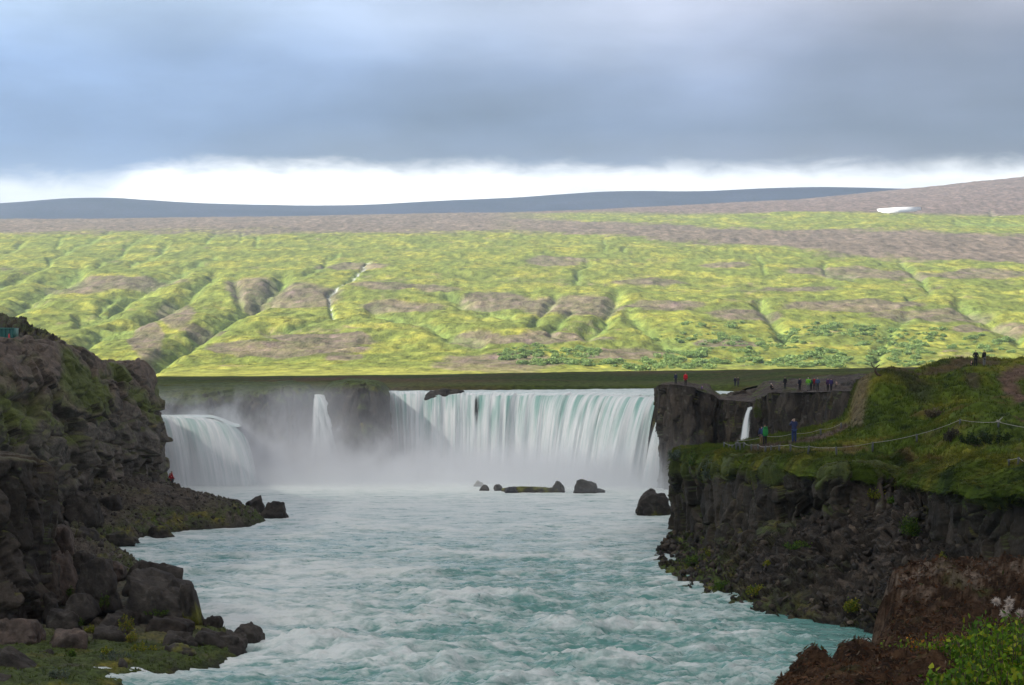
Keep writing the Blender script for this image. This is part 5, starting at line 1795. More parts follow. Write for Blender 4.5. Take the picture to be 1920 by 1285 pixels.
def seed_heads(label, px, d, n, seed):
    """pale fluffy seed heads on thin stalks"""
    r = np.random.default_rng(seed)
    root = empty('cotton_grass', at_peat(px, d))
    tag(root, label, 'cotton grass')
    st, V, C = [], [], []
    for i in range(n):
        b = np.array([r.normal(0, 0.10), r.normal(0, 0.10), 0])
        t = b * 1.9 + np.array([r.normal(0, 0.05), r.normal(0, 0.05), r.uniform(0.28, 0.46)])
        st.append(tube([b, (b + t) / 2 + [0.01, 0, 0.02], t], 0.003, 4))
        for k in range(150):
            dv = r.normal(size=3)
            dv /= np.linalg.norm(dv)
            L = r.uniform(0.03, 0.06)
            q = t + dv * L * np.array([1, 1, 0.9])
            e = np.cross(dv, r.normal(size=3)) * 0.0035
            V += [t - e, t + e, q]
    Vs, Fs = merge(st)
    mesh_obj('stem', Vs, Fs, M_bark, root, colr=np.tile(C3(0.2, 0.15, 0.09), (len(Vs), 1)))
    V = np.array(V)
    mesh_obj('seed_head', V, np.arange(len(V)).reshape(-1, 3), M_leaf, root, colr=np.tile(C3(0.62, 0.55, 0.48), (len(V), 1)), smooth=False)


seed_heads('pale fluffy seed heads at the right edge above the green shrubs', 1908, 18.0, 9, 3)


def dry_stalk(label, px, d, h, lean, seed, n=1, spread=0.1):
    r = np.random.default_rng(seed)
    b0 = np.array(at_peat(px, d))
    parts = []
    for i in range(n):
        t = np.linspace(0, 1, 7)[:, None]
        ln = np.array([lean + r.normal(0, spread), r.normal(0, spread), h * r.uniform(0.8, 1.1)])
        pts = ln * t + np.array([ln[0] * 0.4, 0, -0.1 * h]) * t ** 2 + np.array([r.normal(0, 0.01), 0, -0.03])
        parts.append(tube(pts, np.linspace(0.004, 0.0018, 7), 4))
        tp = pts[-1]
        for k in range(8):
            e = r.normal(size=3) * 0.012
            parts.append(tube([tp, tp + e], 0.0025, 3))
    V, Fs = merge(parts)
    o = mesh_obj('dry_stalk', V, Fs, M_grass, colr=np.tile(C3(0.22, 0.16, 0.09), (len(V), 1)))
    o.location = b0
    tag(o, label, 'grass stalk')


dry_stalk('single thin dry stalk with a seed head rising in front of the river', 1587, 18.5, 0.30, 0.02, 1)
dry_stalk('splayed pale dry grass blades on the brown bank', 1752, 17.5, 0.14, 0.10, 2, 6, 0.12)

# ------------------------------------------------------------------ plants further off
G2 = [(0.030, 0.075, 0.010), (0.055, 0.12, 0.012), (0.10, 0.16, 0.014)]
GY2 = [(0.08, 0.14, 0.012), (0.16, 0.19, 0.014), (0.28, 0.24, 0.02)]
GG2 = [(0.085, 0.12, 0.085), (0.12, 0.155, 0.115), (0.06, 0.085, 0.055)]


SURF = [talus, right_cliff, right_grass, left_shore] + [o for o in col.objects if o.get('group') == GN]


def far_plant(label, px, py, d, wpx, hpx, pal, seed, dens=1.0, leaf=0.09, name='herb', cat='plant', group=None):
    wm, hm_ = wpx / F * d / 2, hpx / F * d
    loc = P(px, py, d)
    best = None
    for o in SURF:
        h, _n = project_to(o, px, py - 1)
        if h is not None and abs(h.y - d) < 24 and (best is None or h.y < best.y):
            best = h
    if best is not None:
        loc = (best.x, best.y - 0.05, best.z)
        wm *= loc[1] / d
        hm_ *= loc[1] / d
    ns = int(16 * dens)
    return shrub(name, label, cat, (loc[0], loc[1], loc[2] - 0.05), wm, hm_, ns, int(16 * dens), leaf, pal, [.3, .4, .3], seed, group, stem_r=0.012)


for i, a in enumerate([
    ('bright green herb growing between the tall boulders', 195, 1142, 119, 22, 34, G2),
    ('yellow green leafy herb among the middle boulders', 238, 1186, 116.5, 30, 38, GY2),
    ('yellow flowering herb below the middle boulders', 250, 1205, 115, 26, 24, GY2),
    ('dense dark green plant on the ledge of the largest boulder', 292, 1154, 120, 50, 16, G2),
    ('light green herb left of the rectangular block', 172, 1186, 117, 26, 16, GY2),
    ('green herb beside the round dark boulder', 150, 1172, 116, 18, 14, G2),
    ('leafy green plant at the foot of the leaning brown slab', 130, 1118, 127, 16, 20, G2),
    ('wide yellow green herb patch above the mossy waterline rock', 268, 1222, 111.5, 50, 18, GY2),
    ('pale flowering herb patch over the yellow moss', 218, 1238, 109, 60, 20, GG2),
    ('grey green silvery herb in the bottom left moss', 112, 1272, 103, 46, 18, GG2),
    ('small green fern beside the bottom moss patch', 135, 1232, 110, 14, 16, G2),
    ('golden herb tuft in the bottom left moss', 200, 1226, 110, 20, 14, GY2),
]):
    far_plant(a[0], a[1], a[2], a[3], a[4], a[5], a[6], 200 + i, 1.3, 0.07)

for i, a in enumerate([
    ('silvery grey willow bush on the tip of the near right cliff', 1272, 864, 192, 44, 24, GG2, 2.2, 'willow_bush'),
    ('grey green willow hanging on the cliff face below the silvery bush', 1330, 905, 173, 26, 44, GG2, 2.0, 'willow_bush'),
    ('dark green bush in front of the silvery one', 1300, 880, 184, 26, 36, G2, 1.6, 'willow_bush'),
    ('green clump at the shore under the near right cliff', 1300, 1062, 172, 60, 22, G2, 1.6, 'herb'),
    ('yellowish herb clump at the foot of the near right cliff', 1330, 1045, 166, 44, 16, GY2, 1.4, 'herb'),
    ('green herb on the rubble just above the waterline', 1352, 1108, 150, 40, 20, G2, 1.6, 'herb'),
    ('bright green herb on the lower rubble, third from the tip', 1416, 1116, 144, 34, 20, GY2, 1.6, 'herb'),
    ('vivid green leafy plant at the right end of the rubble', 1600, 1148, 129, 36, 26, GY2, 2.0, 'herb'),
    ('light green plant at the foot of the cliff by the right edge', 1766, 1058, 130, 16, 20, GY2, 1.4, 'herb'),
    ('yellow herb on the upper rubble below the hollow', 1440, 1062, 150, 20, 10, GY2, 1.2, 'herb'),
    ('dark green plant mat below the hollow of the cliff', 1496, 1030, 144, 50, 16, G2, 1.5, 'herb'),
    ('dark green bush on the recess left of the right hand buttress', 1706, 1010, 136, 40, 44, G2, 2.0, 'willow_bush'),
    ('yellow green plant on the ledge under the grass', 1642, 935, 140, 40, 18, GY2, 1.5, 'herb'),
    ('green plant on the ledge left of the right hand buttress', 1676, 944, 139, 24, 14, G2, 1.4, 'herb'),
    ('pale dry grass tussock in the middle of the slope', 1752, 782, 168, 38, 16, [(0.14, 0.115, 0.07), (0.18, 0.15, 0.09), (0.10, 0.08, 0.05)], 2.2, 'grass_tussock'),
    ('dark green heather mat on the lower slope', 1850, 835, 145, 110, 24, [(0.022, 0.042, 0.010), (0.03, 0.055, 0.012), (0.02, 0.035, 0.012)], 3.2, 'willow_bush'),
    ('brown leafless bush left of the dark heather mat', 1784, 828, 150, 34, 26, [(0.06, 0.05, 0.04), (0.045, 0.04, 0.03), (0.05, 0.05, 0.03)], 2.0, 'willow_bush'),
    ('bright hanging moss beside the thin waterfall', 1421, 790, 257.5, 14, 46, [(0.07, 0.10, 0.012), (0.10, 0.13, 0.015), (0.05, 0.08, 0.012)], 2.0, 'moss_clump'),
]):
    far_plant(a[0], a[1], a[2], a[3], a[4], a[5], a[6], 300 + i, a[7], 0.10, name=a[8], cat='bush' if 'bush' in a[8] else 'plant')

# bent bare branch on the crest
b0 = project_to(right_grass, 1652, 704)[0] or Vector(P(1652, 704, 195))
dd = b0.y
pts = [np.array(P(a, b, dd)) for a, b in [(1652, 706), (1645, 702), (1641, 696), (1641, 691), (1645, 687), (1650, 684)]]
V1 = tube(pts, np.linspace(0.13, 0.04, 6), 6)
V2 = tube([pts[3], pts[3] + np.array([-0.25, 0, 0.2]), pts[3] + np.array([-0.35, 0, 0.5])], 0.04, 5)
V, Fs = merge([V1, V2])
o = mesh_obj('bare_branch', V, Fs, M_bark, colr=np.tile(C3(0.05, 0.04, 0.03), (len(V), 1)))
tag(o, 'dark bent bare branch sticking up from the crest', 'branch')

# birch scrub on the lower hillside
M_bush = leaf_mat('birch_scrub', 0.25, 0.8)


def bush_mesh(seed):
    r = np.random.default_rng(seed)
    n = 420
    lob = r.normal(0, 0.45, (6, 3)) * np.array([1, 1, 0.4]) + np.array([0, 0, 0.45])
    li = r.integers(0, 6, n)
    v = r.normal(size=(n, 3))
    v /= np.linalg.norm(v, axis=1, keepdims=True)
    rad = r.uniform(0.30, 0.50, 6)[li]
    c = lob[li] + v * (rad * r.uniform(0.7, 1.05, n))[:, None]
    c[:, 2] = np.clip(c[:, 2], 0.02, None)
    cols = np.array([(0.26, 0.37, 0.13), (0.34, 0.45, 0.15), (0.19, 0.29, 0.11)])[r.integers(0, 3, n)] * r.uniform(0.75, 1.3, (n, 1))
    V, Fq, cc = leaf_cloud(c, v + r.normal(0, 0.5, (n, 3)), np.full(n, 0.20), cols, r, wide=0.6)
    o = mesh_obj('crown', V, Fq, M_bush, colr=cc, smooth=False)
    me = o.data
    bpy.data.objects.remove(o)
    return me


BM = [bush_mesh(s) for s in range(6)]
rb = np.random.default_rng(77)
zones = [  # cx, cy, rx, ry, count
    (1030, 668, 95, 20, 90), (1420, 668, 170, 20, 70), (1560, 620, 120, 14, 50), (1700, 640, 110, 26, 60), (1260, 672, 60, 12, 24), (1520, 678, 130, 12, 60),
    (1340, 608, 60, 8, 14), (1690, 668, 70, 20, 40), (1850, 650, 60, 22, 24), (1310, 640, 90, 14, 20), (1430, 640, 100, 10, 24), (1180, 684, 110, 5, 20),
    (1240, 690, 120, 5, 20)]
ZN = {(1030, 668): 'in the dense thicket between the two brown heath fields', (1420, 668): 'in the broad scrub above the walkers on the shelf', (1560, 620): 'in the belt high above the walkers',
      (1700, 640): 'in the thicket left of the pair on the crest', (1260, 672): 'on the bright slope above the person in red', (1520, 678): 'in the lowest scrub straight behind the walkers',
      (1340, 608): 'in the small upper group above the right cliff', (1690, 668): 'just above the grassy crest at the right', (1850, 650): 'behind the pair on the crest',
      (1310, 640): 'in the thin scrub above the red jacketed walker', (1430, 640): 'in the middle belt above the thin waterfall', (1180, 684): 'at the foot of the hill behind the main falls',
      (1240, 690): 'in the valley bottom above the right end of the falls'}
spots = []
for cx, cy_, rx, ry, cnt in zones:
    zn = ZN[(cx, cy_)]
    for i in range(cnt):
        for tr_ in range(4):
            x, y = rb.uniform(-1, 1), rb.uniform(-1, 1)
            if x * x + y * y < 1 and gnoise(np.array([[(cx + x * rx) / 22, (cy_ + y * ry) / 7, 0.5]]), 5)[0] > -0.12:
                spots.append((cx + x * rx, cy_ + y * ry, zn))
                break
GB = 'birch scrub on the lower hillside'
placed = []
for (px, py, zn) in spots:
    loc, nrm = project_to(hills, px, py)
    if loc is None or not (1150 < loc.y < 3200):
        continue
    placed.append((loc, (1.8 + 4.0 * rb.random() ** 2), rb.uniform(0, 6.28), zn))
placed.sort(key=lambda t: -t[1] / t[0].y)
for i, (loc, s, rz, zn) in enumerate(placed[:300]):
    o = bpy.data.objects.new('birch_bush', BM[i % 6])
    o.location = loc
    o.scale = (s, s, s * 0.62)
    o.rotation_euler = (0, 0, rz)
    col.objects.link(o)
    tag(o, ('large' if s > 4.2 else 'middling' if s > 2.8 else 'small') + ' birch bush ' + zn, 'bush', GB)
rest = placed[300:]
if rest:
    Vs, Fs_, Cs, off = [], [], [], 0
    for i, (loc, s, rz, zn) in enumerate(rest):
        me = BM[i % 6]
        n = len(me.vertices)
        v = np.empty(n * 3, np.float32)
        me.vertices.foreach_get('co', v)
        c = np.empty(n * 4, np.float32)
        me.color_attributes['Col'].data.foreach_get('color', c)
        l = np.empty(len(me.loops), np.int32)
        me.loops.foreach_get('vertex_index', l)
        v = v.reshape(-1, 3) * np.array([s, s, s * 0.62]) + np.array(loc[:])
        Vs.append(v)
        Cs.append(c.reshape(-1, 4)[:, :3])
        Fs_.append(l.reshape(-1, 4) + off)
        off += n
    o = mesh_obj('undergrowth', np.concatenate(Vs), np.concatenate(Fs_), M_bush, colr=np.concatenate(Cs), smooth=False)
    tag(o, 'small scattered scrub between the birch bushes on the hillside', 'scrub', kind='stuff')

# ------------------------------------------------------------------ rope fences
M_post = plain_mat('weathered_post', (0.10, 0.11, 0.11), 0.7, 0.2)
M_rope = plain_mat('pale_rope', (0.33, 0.32, 0.29), 0.9)


def ground_at(o, px, py, d):
    loc, n = project_to(o, px, py)
    if loc is not None and abs(loc.y - d) < 30:
        return np.array(loc[:])
    return np.array(P(px, py, d))


def rope_fence(label, posts, sag=0.12, prad=0.075):
    g0 = [ground_at(right_grass, px, yb, d) for px, yt, yb, d in posts]
    root = empty('rope_fence', tuple(g0[0]))
    tag(root, label, 'rope fence')
    r = np.random.default_rng(len(posts))
    o0 = g0[0]
    tops = []
    for (px, yt, yb, d), b in zip(posts, g0):
        h = (yb - yt) / F * b[1]
        lean = r.normal(0, 0.06, 2)
        t = b + np.array([lean[0] * h, lean[1] * h, h])
        tops.append(t)
        V, Fs = tube(np.array([b - [0, 0, 0.15], b + (t - b) * 0.5, b + (t - b) * 0.97, t]) - o0, [prad, prad, prad * 0.95, prad * 0.7], 8)
        mesh_obj('post', V, Fs, M_post, root)
    for a, b in zip(tops[:-1], tops[1:]):
        a, b = a - [0, 0, 0.05], b - [0, 0, 0.05]
        L = np.linalg.norm(b - a)
        t = np.linspace(0, 1, 9)[:, None]
        pts = a + (b - a) * t - np.array([0, 0, 1.0]) * (sag * min(1, L / 6)) * 4 * t * (1 - t)
        V, Fs = tube(pts - o0, 0.016, 6)
        mesh_obj('rope', V, Fs, M_rope, root)
    return root


rope_fence('long rope fence along the edge of the near right cliff', [
    (1358, 829, 842, 178), (1366, 833, 843, 176), (1373, 834, 843, 174), (1381, 829, 844, 172), (1388, 830, 847, 170), (1395, 829, 844, 169), (1409, 833, 846, 165), (1422, 833, 845, 163),
    (1435, 836, 849, 161), (1446, 835, 848, 160), (1462, 834, 848, 158), (1483, 833, 849, 155), (1515, 836, 850, 152), (1569, 838, 856, 149), (1636, 829, 847, 148), (1719, 814, 829, 149),
    (1800, 786, 797, 153), (1872, 790, 802, 149), (1938, 802, 816, 141), (2010, 815, 830, 135)])
rope_fence('short rope fence on the far side of the footpath', [
    (1384, 825, 836, 182), (1436, 817, 830, 178), (1486, 812, 825, 176), (1539, 804, 817, 176), (1577, 793, 804, 178)], 0.2)
rope_fence('lower rope fence at the right edge of the picture', [(1892, 861, 873, 125), (1909, 857, 872, 123), (1940, 868, 886, 120), (1990, 870, 890, 117)], 0.15, 0.07)
kn = ground_at(right_grass, 1872, 802, 149) + np.array([0, 0, 0.40])
parts = []
for i in range(7):
    e = rng.normal(size=3) * np.array([0.22, 0.1, 0.16])
    parts.append(tube([kn, kn + e * 0.6, kn + e], [0.05, 0.04, 0.02], 5))
V, Fs = merge(parts)
o = mesh_obj('knotted_rag', V, Fs, M_rope)
tag(o, 'white knotted rag tied to the rope fence near the right edge', 'rag')

# ------------------------------------------------------------------ people
def cloth(name, c):
    return plain_mat(name, c, 0.85, var=0.18, scale=9)


M_skin = plain_mat('skin', (0.42, 0.26, 0.19), 0.6, var=0.06)
MC = {}


def mc(c):
    if c not in MC:
        MC[c] = cloth('cloth', c)
    return MC[c]


def skin_obj(name, verts, edges, rads, mat, parent=None, root_i=0, sub=1):
    me = bpy.data.meshes.new(name)
    me.from_pydata([tuple(v) for v in verts], edges, [])
    o = bpy.data.objects.new(name, me)
    col.objects.link(o)
    if parent:
        o.parent = parent
    md = o.modifiers.new('Skin', 'SKIN')
    md.use_smooth_shade = True
    sv = me.skin_vertices[0].data
    for i, rr in enumerate(rads):
        sv[i].radius = rr if isinstance(rr, tuple) else (rr, rr)
        sv[i].use_root = (i == root_i)
    ms = o.modifiers.new('Sub', 'SUBSURF')
    ms.levels = ms.render_levels = sub
    me.materials.append(mat)
    return o


def pose_joints(pose):
    J = dict(pelvis=(0, 0, .525), spine=(0, 0, .62), chest=(0, .0, .745), neck=(0, 0, .835), head=(0, .012, .905), crown=(0, 0, .962), nose=(0, .045, .898),
             shL=(-.098, 0, .805), shR=(.098, 0, .805), elL=(-.125, -.01, .63), elR=(.125, -.01, .63), wrL=(-.125, .03, .48), wrR=(.125, .03, .48),
             hipL=(-.05, 0, .50), hipR=(.05, 0, .50), knL=(-.055, .01, .275), knR=(.055, .01, .275), anL=(-.058, 0, .045), anR=(.058, 0, .045),
             toL=(-.066, .085, .02), toR=(.066, .085, .02))
    J = {k: np.array(v, float) for k, v in J.items()}
    if pose == 'camera':
        J.update(elL=np.array([-.15, .09, .69]), elR=np.array([.15, .09, .69]), wrL=np.array([-.045, .13, .87]), wrR=np.array([.045, .13, .87]))
    elif pose == 'pockets':
        J.update(elL=np.array([-.165, -.03, .64]), elR=np.array([.165, -.03, .64]), wrL=np.array([-.10, .05, .53]), wrR=np.array([.10, .05, .53]))
    elif pose == 'talk':
        J.update(elR=np.array([.15, .03, .65]), wrR=np.array([.10, .16, .70]), elL=np.array([-.15, -.02, .64]), wrL=np.array([-.13, .06, .52]))
    elif pose == 'walk':
        J.update(knL=np.array([-.05, .09, .29]), anL=np.array([-.055, .12, .05]), toL=np.array([-.06, .20, .04]), knR=np.array([.05, -.02, .28]), anR=np.array([.055, -.13, .07]),
                 toR=np.array([.06, -.05, .02]), wrL=np.array([-.13, -.08, .50]), wrR=np.array([.13, .11, .51]), elR=np.array([.13, .02, .63]))
    elif pose in ('sit', 'crouch'):
        dz = -.27 if pose == 'sit' else -.36
        up = ['pelvis', 'spine', 'chest', 'neck', 'head', 'crown', 'nose', 'shL', 'shR', 'elL', 'elR', 'wrL', 'wrR', 'hipL', 'hipR']
        for k in up:
            J[k] = J[k] + np.array([0, 0, dz])
        lean = {'spine': .02, 'chest': .07, 'neck': .11, 'head': .14, 'crown': .14, 'nose': .18, 'shL': .10, 'shR': .10, 'elL': .16, 'elR': .16, 'wrL': .25, 'wrR': .25}
        for k, v in lean.items():
            J[k][1] += v
        J['wrL'][0], J['wrR'][0] = -.05, .05
        J['wrL'][2] += .07
        J['wrR'][2] += .07
        kz = .27 if pose == 'sit' else .30
        J.update(knL=np.array([-.08, .22, kz]), knR=np.array([.08, .22, kz]), anL=np.array([-.07, .17 if pose == 'sit' else .06, .045]), anR=np.array([.07, .17 if pose == 'sit' else .06, .045]),
                 toL=np.array([-.08, .26 if pose == 'sit' else .15, .02]), toR=np.array([.08, .26 if pose == 'sit' else .15, .02]))
    return J


def person(label, foot, height, yaw, pose, jacket, trousers, hair=(0.05, 0.035, 0.025), hood=None, long_jacket=False, hat=None):
    J = pose_joints(pose)
    S = lambda k: J[k] * height
    names = ['pelvis', 'spine', 'chest', 'neck', 'head', 'crown', 'nose', 'shL', 'elL', 'wrL', 'shR', 'elR', 'wrR', 'hipL', 'knL', 'anL', 'toL', 'hipR', 'knR', 'anR', 'toR']
    rads = [.072, .066, .075, .030, .052, .038, .012, .038, .028, .019, .038, .028, .019, .052, .038, .024, .017, .052, .038, .024, .017]
    ix = {n_: i for i, n_ in enumerate(names)}
    E = [('pelvis', 'spine'), ('spine', 'chest'), ('chest', 'neck'), ('neck', 'head'), ('head', 'crown'), ('head', 'nose'), ('chest', 'shL'), ('shL', 'elL'), ('elL', 'wrL'),
         ('chest', 'shR'), ('shR', 'elR'), ('elR', 'wrR'), ('pelvis', 'hipL'), ('hipL', 'knL'), ('knL', 'anL'), ('anL', 'toL'), ('pelvis', 'hipR'), ('hipR', 'knR'), ('knR', 'anR'), ('anR', 'toR')]
    V = [S(n_) for n_ in names]
    R_ = [(r_ * height, r_ * height) for r_ in rads]
    R_[0] = (.085 * height, .06 * height)
    R_[2] = (.095 * height, .06 * height)
    edges = [(ix[a], ix[b]) for a, b in E]
    for side in 'LR':
        w_, e_ = S('wr' + side), S('el' + side)
        dv = (w_ - e_) / (np.linalg.norm(w_ - e_) + 1e-6)
        sd = np.cross(dv, [0, 1.0, 0.2])
        sd /= np.linalg.norm(sd) + 1e-6
        palm = w_ + dv * .035 * height
        V.append(palm)
        R_.append((.020 * height, .012 * height))
        pi_ = len(V) - 1
        edges.append((ix['wr' + side], pi_))
        for f_, (o_, L) in enumerate([(-.018, .036), (-.006, .042), (.006, .040), (.018, .032)]):
            V.append(palm + sd * o_ * height + dv * L * height * 0.55 + np.array([0, .006, 0]) * height)
            R_.append((.0055 * height,) * 2)
            V.append(palm + sd * o_ * height * 1.1 + dv * L * height + np.array([0, .016, 0]) * height)
            R_.append((.0045 * height,) * 2)
            edges += [(pi_, len(V) - 2), (len(V) - 2, len(V) - 1)]
        V.append(w_ + dv * .02 * height + np.array([0, .028, 0]) * height)
        R_.append((.006 * height,) * 2)
        edges.append((ix['wr' + side], len(V) - 1))
    body = skin_obj('person', V, edges, R_, M_skin)
    body.location = tuple(foot)
    body.rotation_euler = (0, 0, yaw)
    tag(body, label, 'person')
    jl = ['pelvis', 'spine', 'chest', 'neck', 'shL', 'elL', 'wrL', 'shR', 'elR', 'wrR']
    ji = {n_: i for i, n_ in enumerate(jl)}
    hem = S('pelvis') - np.array([0, 0, (.13 if long_jacket else .045) * height]) + (np.array([0, .06 * height, 0.03 * height]) if pose in ('sit', 'crouch') else 0)
    V = [S(n_) for n_ in jl] + [hem]
    R_ = [(.105, .080), (.100, .078), (.115, .080), (.045, .045), (.052, .052), (.042, .042), (.028, .028), (.052, .052), (.042, .042), (.028, .028), (.108, .082)]
    R_ = [(a * height, b * height) for a, b in R_]
    edges = [(ji[a], ji[b]) for a, b in [('pelvis', 'spine'), ('spine', 'chest'), ('chest', 'neck'), ('chest', 'shL'), ('shL', 'elL'), ('elL', 'wrL'), ('chest', 'shR'), ('shR', 'elR'), ('elR', 'wrR')]] + [(0, 10)]
    skin_obj('jacket', V, edges, R_, mc(jacket), body)
    tl_ = ['pelvis', 'hipL', 'knL', 'anL', 'hipR', 'knR', 'anR']
    ti_ = {n_: i for i, n_ in enumerate(tl_)}
    V = [S(n_) for n_ in tl_]
    R_ = [(.088, .068), (.062, .062), (.048, .048), (.036, .036), (.062, .062), (.048, .048), (.036, .036)]
    skin_obj('trousers', V, [(ti_[a], ti_[b]) for a, b in [('pelvis', 'hipL'), ('hipL', 'knL'), ('knL', 'anL'), ('pelvis', 'hipR'), ('hipR', 'knR'), ('knR', 'anR')]],
             [(a * height, b * height) for a, b in R_], mc(trousers), body)
    for side in 'LR':
        a_, t_2 = S('an' + side), S('to' + side)
        skin_obj('shoe', [a_, t_2, a_ + (a_ - t_2) * 0.25 - np.array([0, 0, .02 * height])], [(0, 1), (0, 2)], [(.034 * height,) * 2, (.026 * height,) * 2, (.026 * height,) * 2], mc((0.03, 0.028, 0.026)), body)
    hd, cr = S('head'), S('crown')
    hc = hat if hat else (hood if hood else hair)
    skin_obj('hat' if hat else ('hood' if hood else 'hair'), [hd + np.array([0, -.020, .006]) * height, cr + np.array([0, -.008, .004]) * height], [(0, 1)],
             [(.058 * height,) * 2, (.042 * height,) * 2], mc(hc), body)
    return body


def put(label, px, py, d, hpx, yaw, pose, jacket, trousers, on=None, **kw):
    if on is not None:
        f_ = ground_at(on, px, py, d)
    else:
        f_ = np.array(P(px, py, d))
    h = hpx / F * f_[1]
    full = {'sit': 0.72, 'crouch': 0.64}.get(pose, 1.0)
    return person(label, f_, min(1.95, h / full), yaw, pose, jacket, trousers, **kw), f_


NAVY, BLK, RED = (0.018, 0.022, 0.06), (0.012, 0.012, 0.013), (0.60, 0.018, 0.03)
put('person in a dark navy jacket and blue trousers taking a picture on the footpath', 1489, 831, 152, 49, 0.15, 'camera', (0.02, 0.03, 0.09), (0.02, 0.04, 0.12), right_grass, hair=(0.40, 0.33, 0.24), long_jacket=True)
put('person carrying a green rucksack on the footpath', 1434, 836, 163, 41, 0.1, 'stand', (0.03, 0.06, 0.16), (0.025, 0.022, 0.02), right_grass, hair=(0.12, 0.05, 0.03))
put('person in tan trousers hidden behind the green rucksack', 1428, 834, 168, 36, 0.1, 'talk', (0.02, 0.03, 0.09), (0.20, 0.13, 0.06), right_grass)
put('left person of the pair on the grassy crest, all in black', 1829.5, 687, 226, 31, -0.4, 'pockets', BLK, (0.012, 0.014, 0.014), right_grass)
put('right person of the pair on the grassy crest, black jacket and grey trousers', 1845.5, 687, 226, 31, 0.5, 'talk', BLK, (0.16, 0.16, 0.15), right_grass, long_jacket=True)
put('person in black crouching beside the pair on the crest', 1821, 687, 226, 12, -0.6, 'crouch', BLK, BLK, right_grass)
put('person in navy at the far left end of the cliff top', 1267, 720, 281, 21, 0.2, 'stand', (0.03, 0.035, 0.07), (0.02, 0.022, 0.035), shelf)
put('person in a bright red jacket standing above the right cliff', 1285.5, 723.5, 284, 25, 0.1, 'stand', RED, (0.022, 0.02, 0.02), shelf, hood=RED)
put('person in purple sitting on the sloping rim of the cliff', 1317, 732, 276, 9.5, 0.3, 'sit', (0.06, 0.035, 0.20), (0.03, 0.03, 0.08), shelf)
put('left one of two dark clothed people close together on the low bank', 1378.5, 724.5, 345, 18, 0.3, 'pockets', (0.025, 0.025, 0.05), (0.02, 0.02, 0.03), plateau)
put('right one of two dark clothed people, with fair hair', 1384, 725, 345, 18.5, -0.4, 'talk', (0.045, 0.035, 0.03), (0.03, 0.028, 0.045), plateau, hair=(0.5, 0.36, 0.25))
put('person in black with a white cap crouching on the shelf', 1448.5, 731, 268, 13, 0.8, 'crouch', BLK, BLK, shelf, hat=(0.6, 0.58, 0.55))
put('lone person in black standing left of the other walkers', 1472, 729.5, 268, 23.5, 0.2, 'stand', BLK, BLK, shelf)
put('slim person in black beside the green jacket', 1499.5, 732, 266, 24, 0.5, 'stand', (0.015, 0.016, 0.03), BLK, shelf)
put('person in a lime green jacket and grey trousers', 1515.5, 733, 265, 26, 0.0, 'pockets', (0.16, 0.48, 0.03), (0.16, 0.16, 0.15), shelf, hat=(0.45, 0.5, 0.45))
put('person in dark green close behind the lime jacket', 1520.5, 732.5, 267, 24, 0.1, 'stand', (0.02, 0.08, 0.04), BLK, shelf)
put('person with a dark red coat right of the green jackets', 1527, 731, 268, 24, 0.2, 'stand', (0.25, 0.015, 0.03), (0.02, 0.02, 0.02), shelf)
put('person in a steel blue jacket with pale hair', 1533, 732.5, 266, 25, -0.2, 'pockets', (0.04, 0.08, 0.16), (0.02, 0.022, 0.025), shelf, hair=(0.5, 0.4, 0.33), long_jacket=True)
put('left person of the purple clad couple', 1552.5, 733, 264, 25, 0.2, 'stand', (0.06, 0.02, 0.08), BLK, shelf)
put('right person of the purple clad couple, in dark blue', 1558.5, 733, 263, 24, -0.3, 'walk', (0.04, 0.03, 0.12), BLK, shelf)
put('small figure in pale clothes by the rocks at the end of the shelf', 1569, 726, 258.5, 12, 0.4, 'sit', (0.22, 0.17, 0.14), (0.06, 0.05, 0.05), None)
put('person in a red jacket sitting on a rock at the foot of the left cliff', 317.5, 907, 232, 25, -0.9, 'sit', (0.42, 0.02, 0.03), (0.06, 0.05, 0.05), None, hat=(0.12, 0.05, 0.06))

# green rucksack on a back
rk = ground_at(right_grass, 1434, 836, 163) + np.array([0.02, -0.26, 1.08])
q, f = ICO[3]
q = np.sign(q) * np.abs(q) ** 0.6 * np.array([0.21, 0.13, 0.34])
root = empty('rucksack', tuple(rk))
tag(root, 'green rucksack on the back of a walker', 'rucksack')
mesh_obj('bag', q, f, mc((0.02, 0.22, 0.05)), root)
q2 = np.sign(ICO[3][0]) * np.abs(ICO[3][0]) ** 0.6 * np.array([0.18, 0.12, 0.09]) + np.array([0, -0.02, 0.34])
mesh_obj('lid', q2, f, mc((0.02, 0.16, 0.04)), root)
for sx_ in (-1, 1):
    V, Fs = tube([(sx_ * 0.1, 0.10, 0.25), (sx_ * 0.13, 0.22, 0.34), (sx_ * 0.13, 0.38, 0.2), (sx_ * 0.12, 0.30, -0.15), (sx_ * 0.12, 0.1, -0.2)], 0.022, 6)
    mesh_obj('strap', V, Fs, mc((0.02, 0.05, 0.02)), root)

# green ribbed container on the left cliff
cpos = np.array(P(-22, 633, 212))
root = empty('container', tuple(cpos))
tag(root, 'green ribbed metal container on top of the left cliff', 'container')
M_con = plain_mat('green_metal', (0.035, 0.14, 0.12), 0.5, 0.3)
nx_ = 60
xs = np.linspace(0, 2.7, nx_ * 4)
rib = 0.06 * np.clip(np.sin(xs * 2 * np.pi / 0.42) * 3, -1, 1)
def ribbed(xs, rib, h, y0, sgn):
    V = np.concatenate([np.stack([xs, y0 + sgn * rib, 0 * xs], -1), np.stack([xs, y0 + sgn * rib, 0 * xs + h], -1)])
    n = len(xs)
    i = np.arange(n - 1)
    return V, [np.stack([i, i + 1, i + 1 + n, i + n], -1)]
for yy_, sg_ in ((-0.9, -1), (0.9, 1)):
    V, Fs = ribbed(xs, rib, 0.85, yy_, sg_)
    mesh_obj('side_panel', V, Fs, M_con, root, smooth=False)
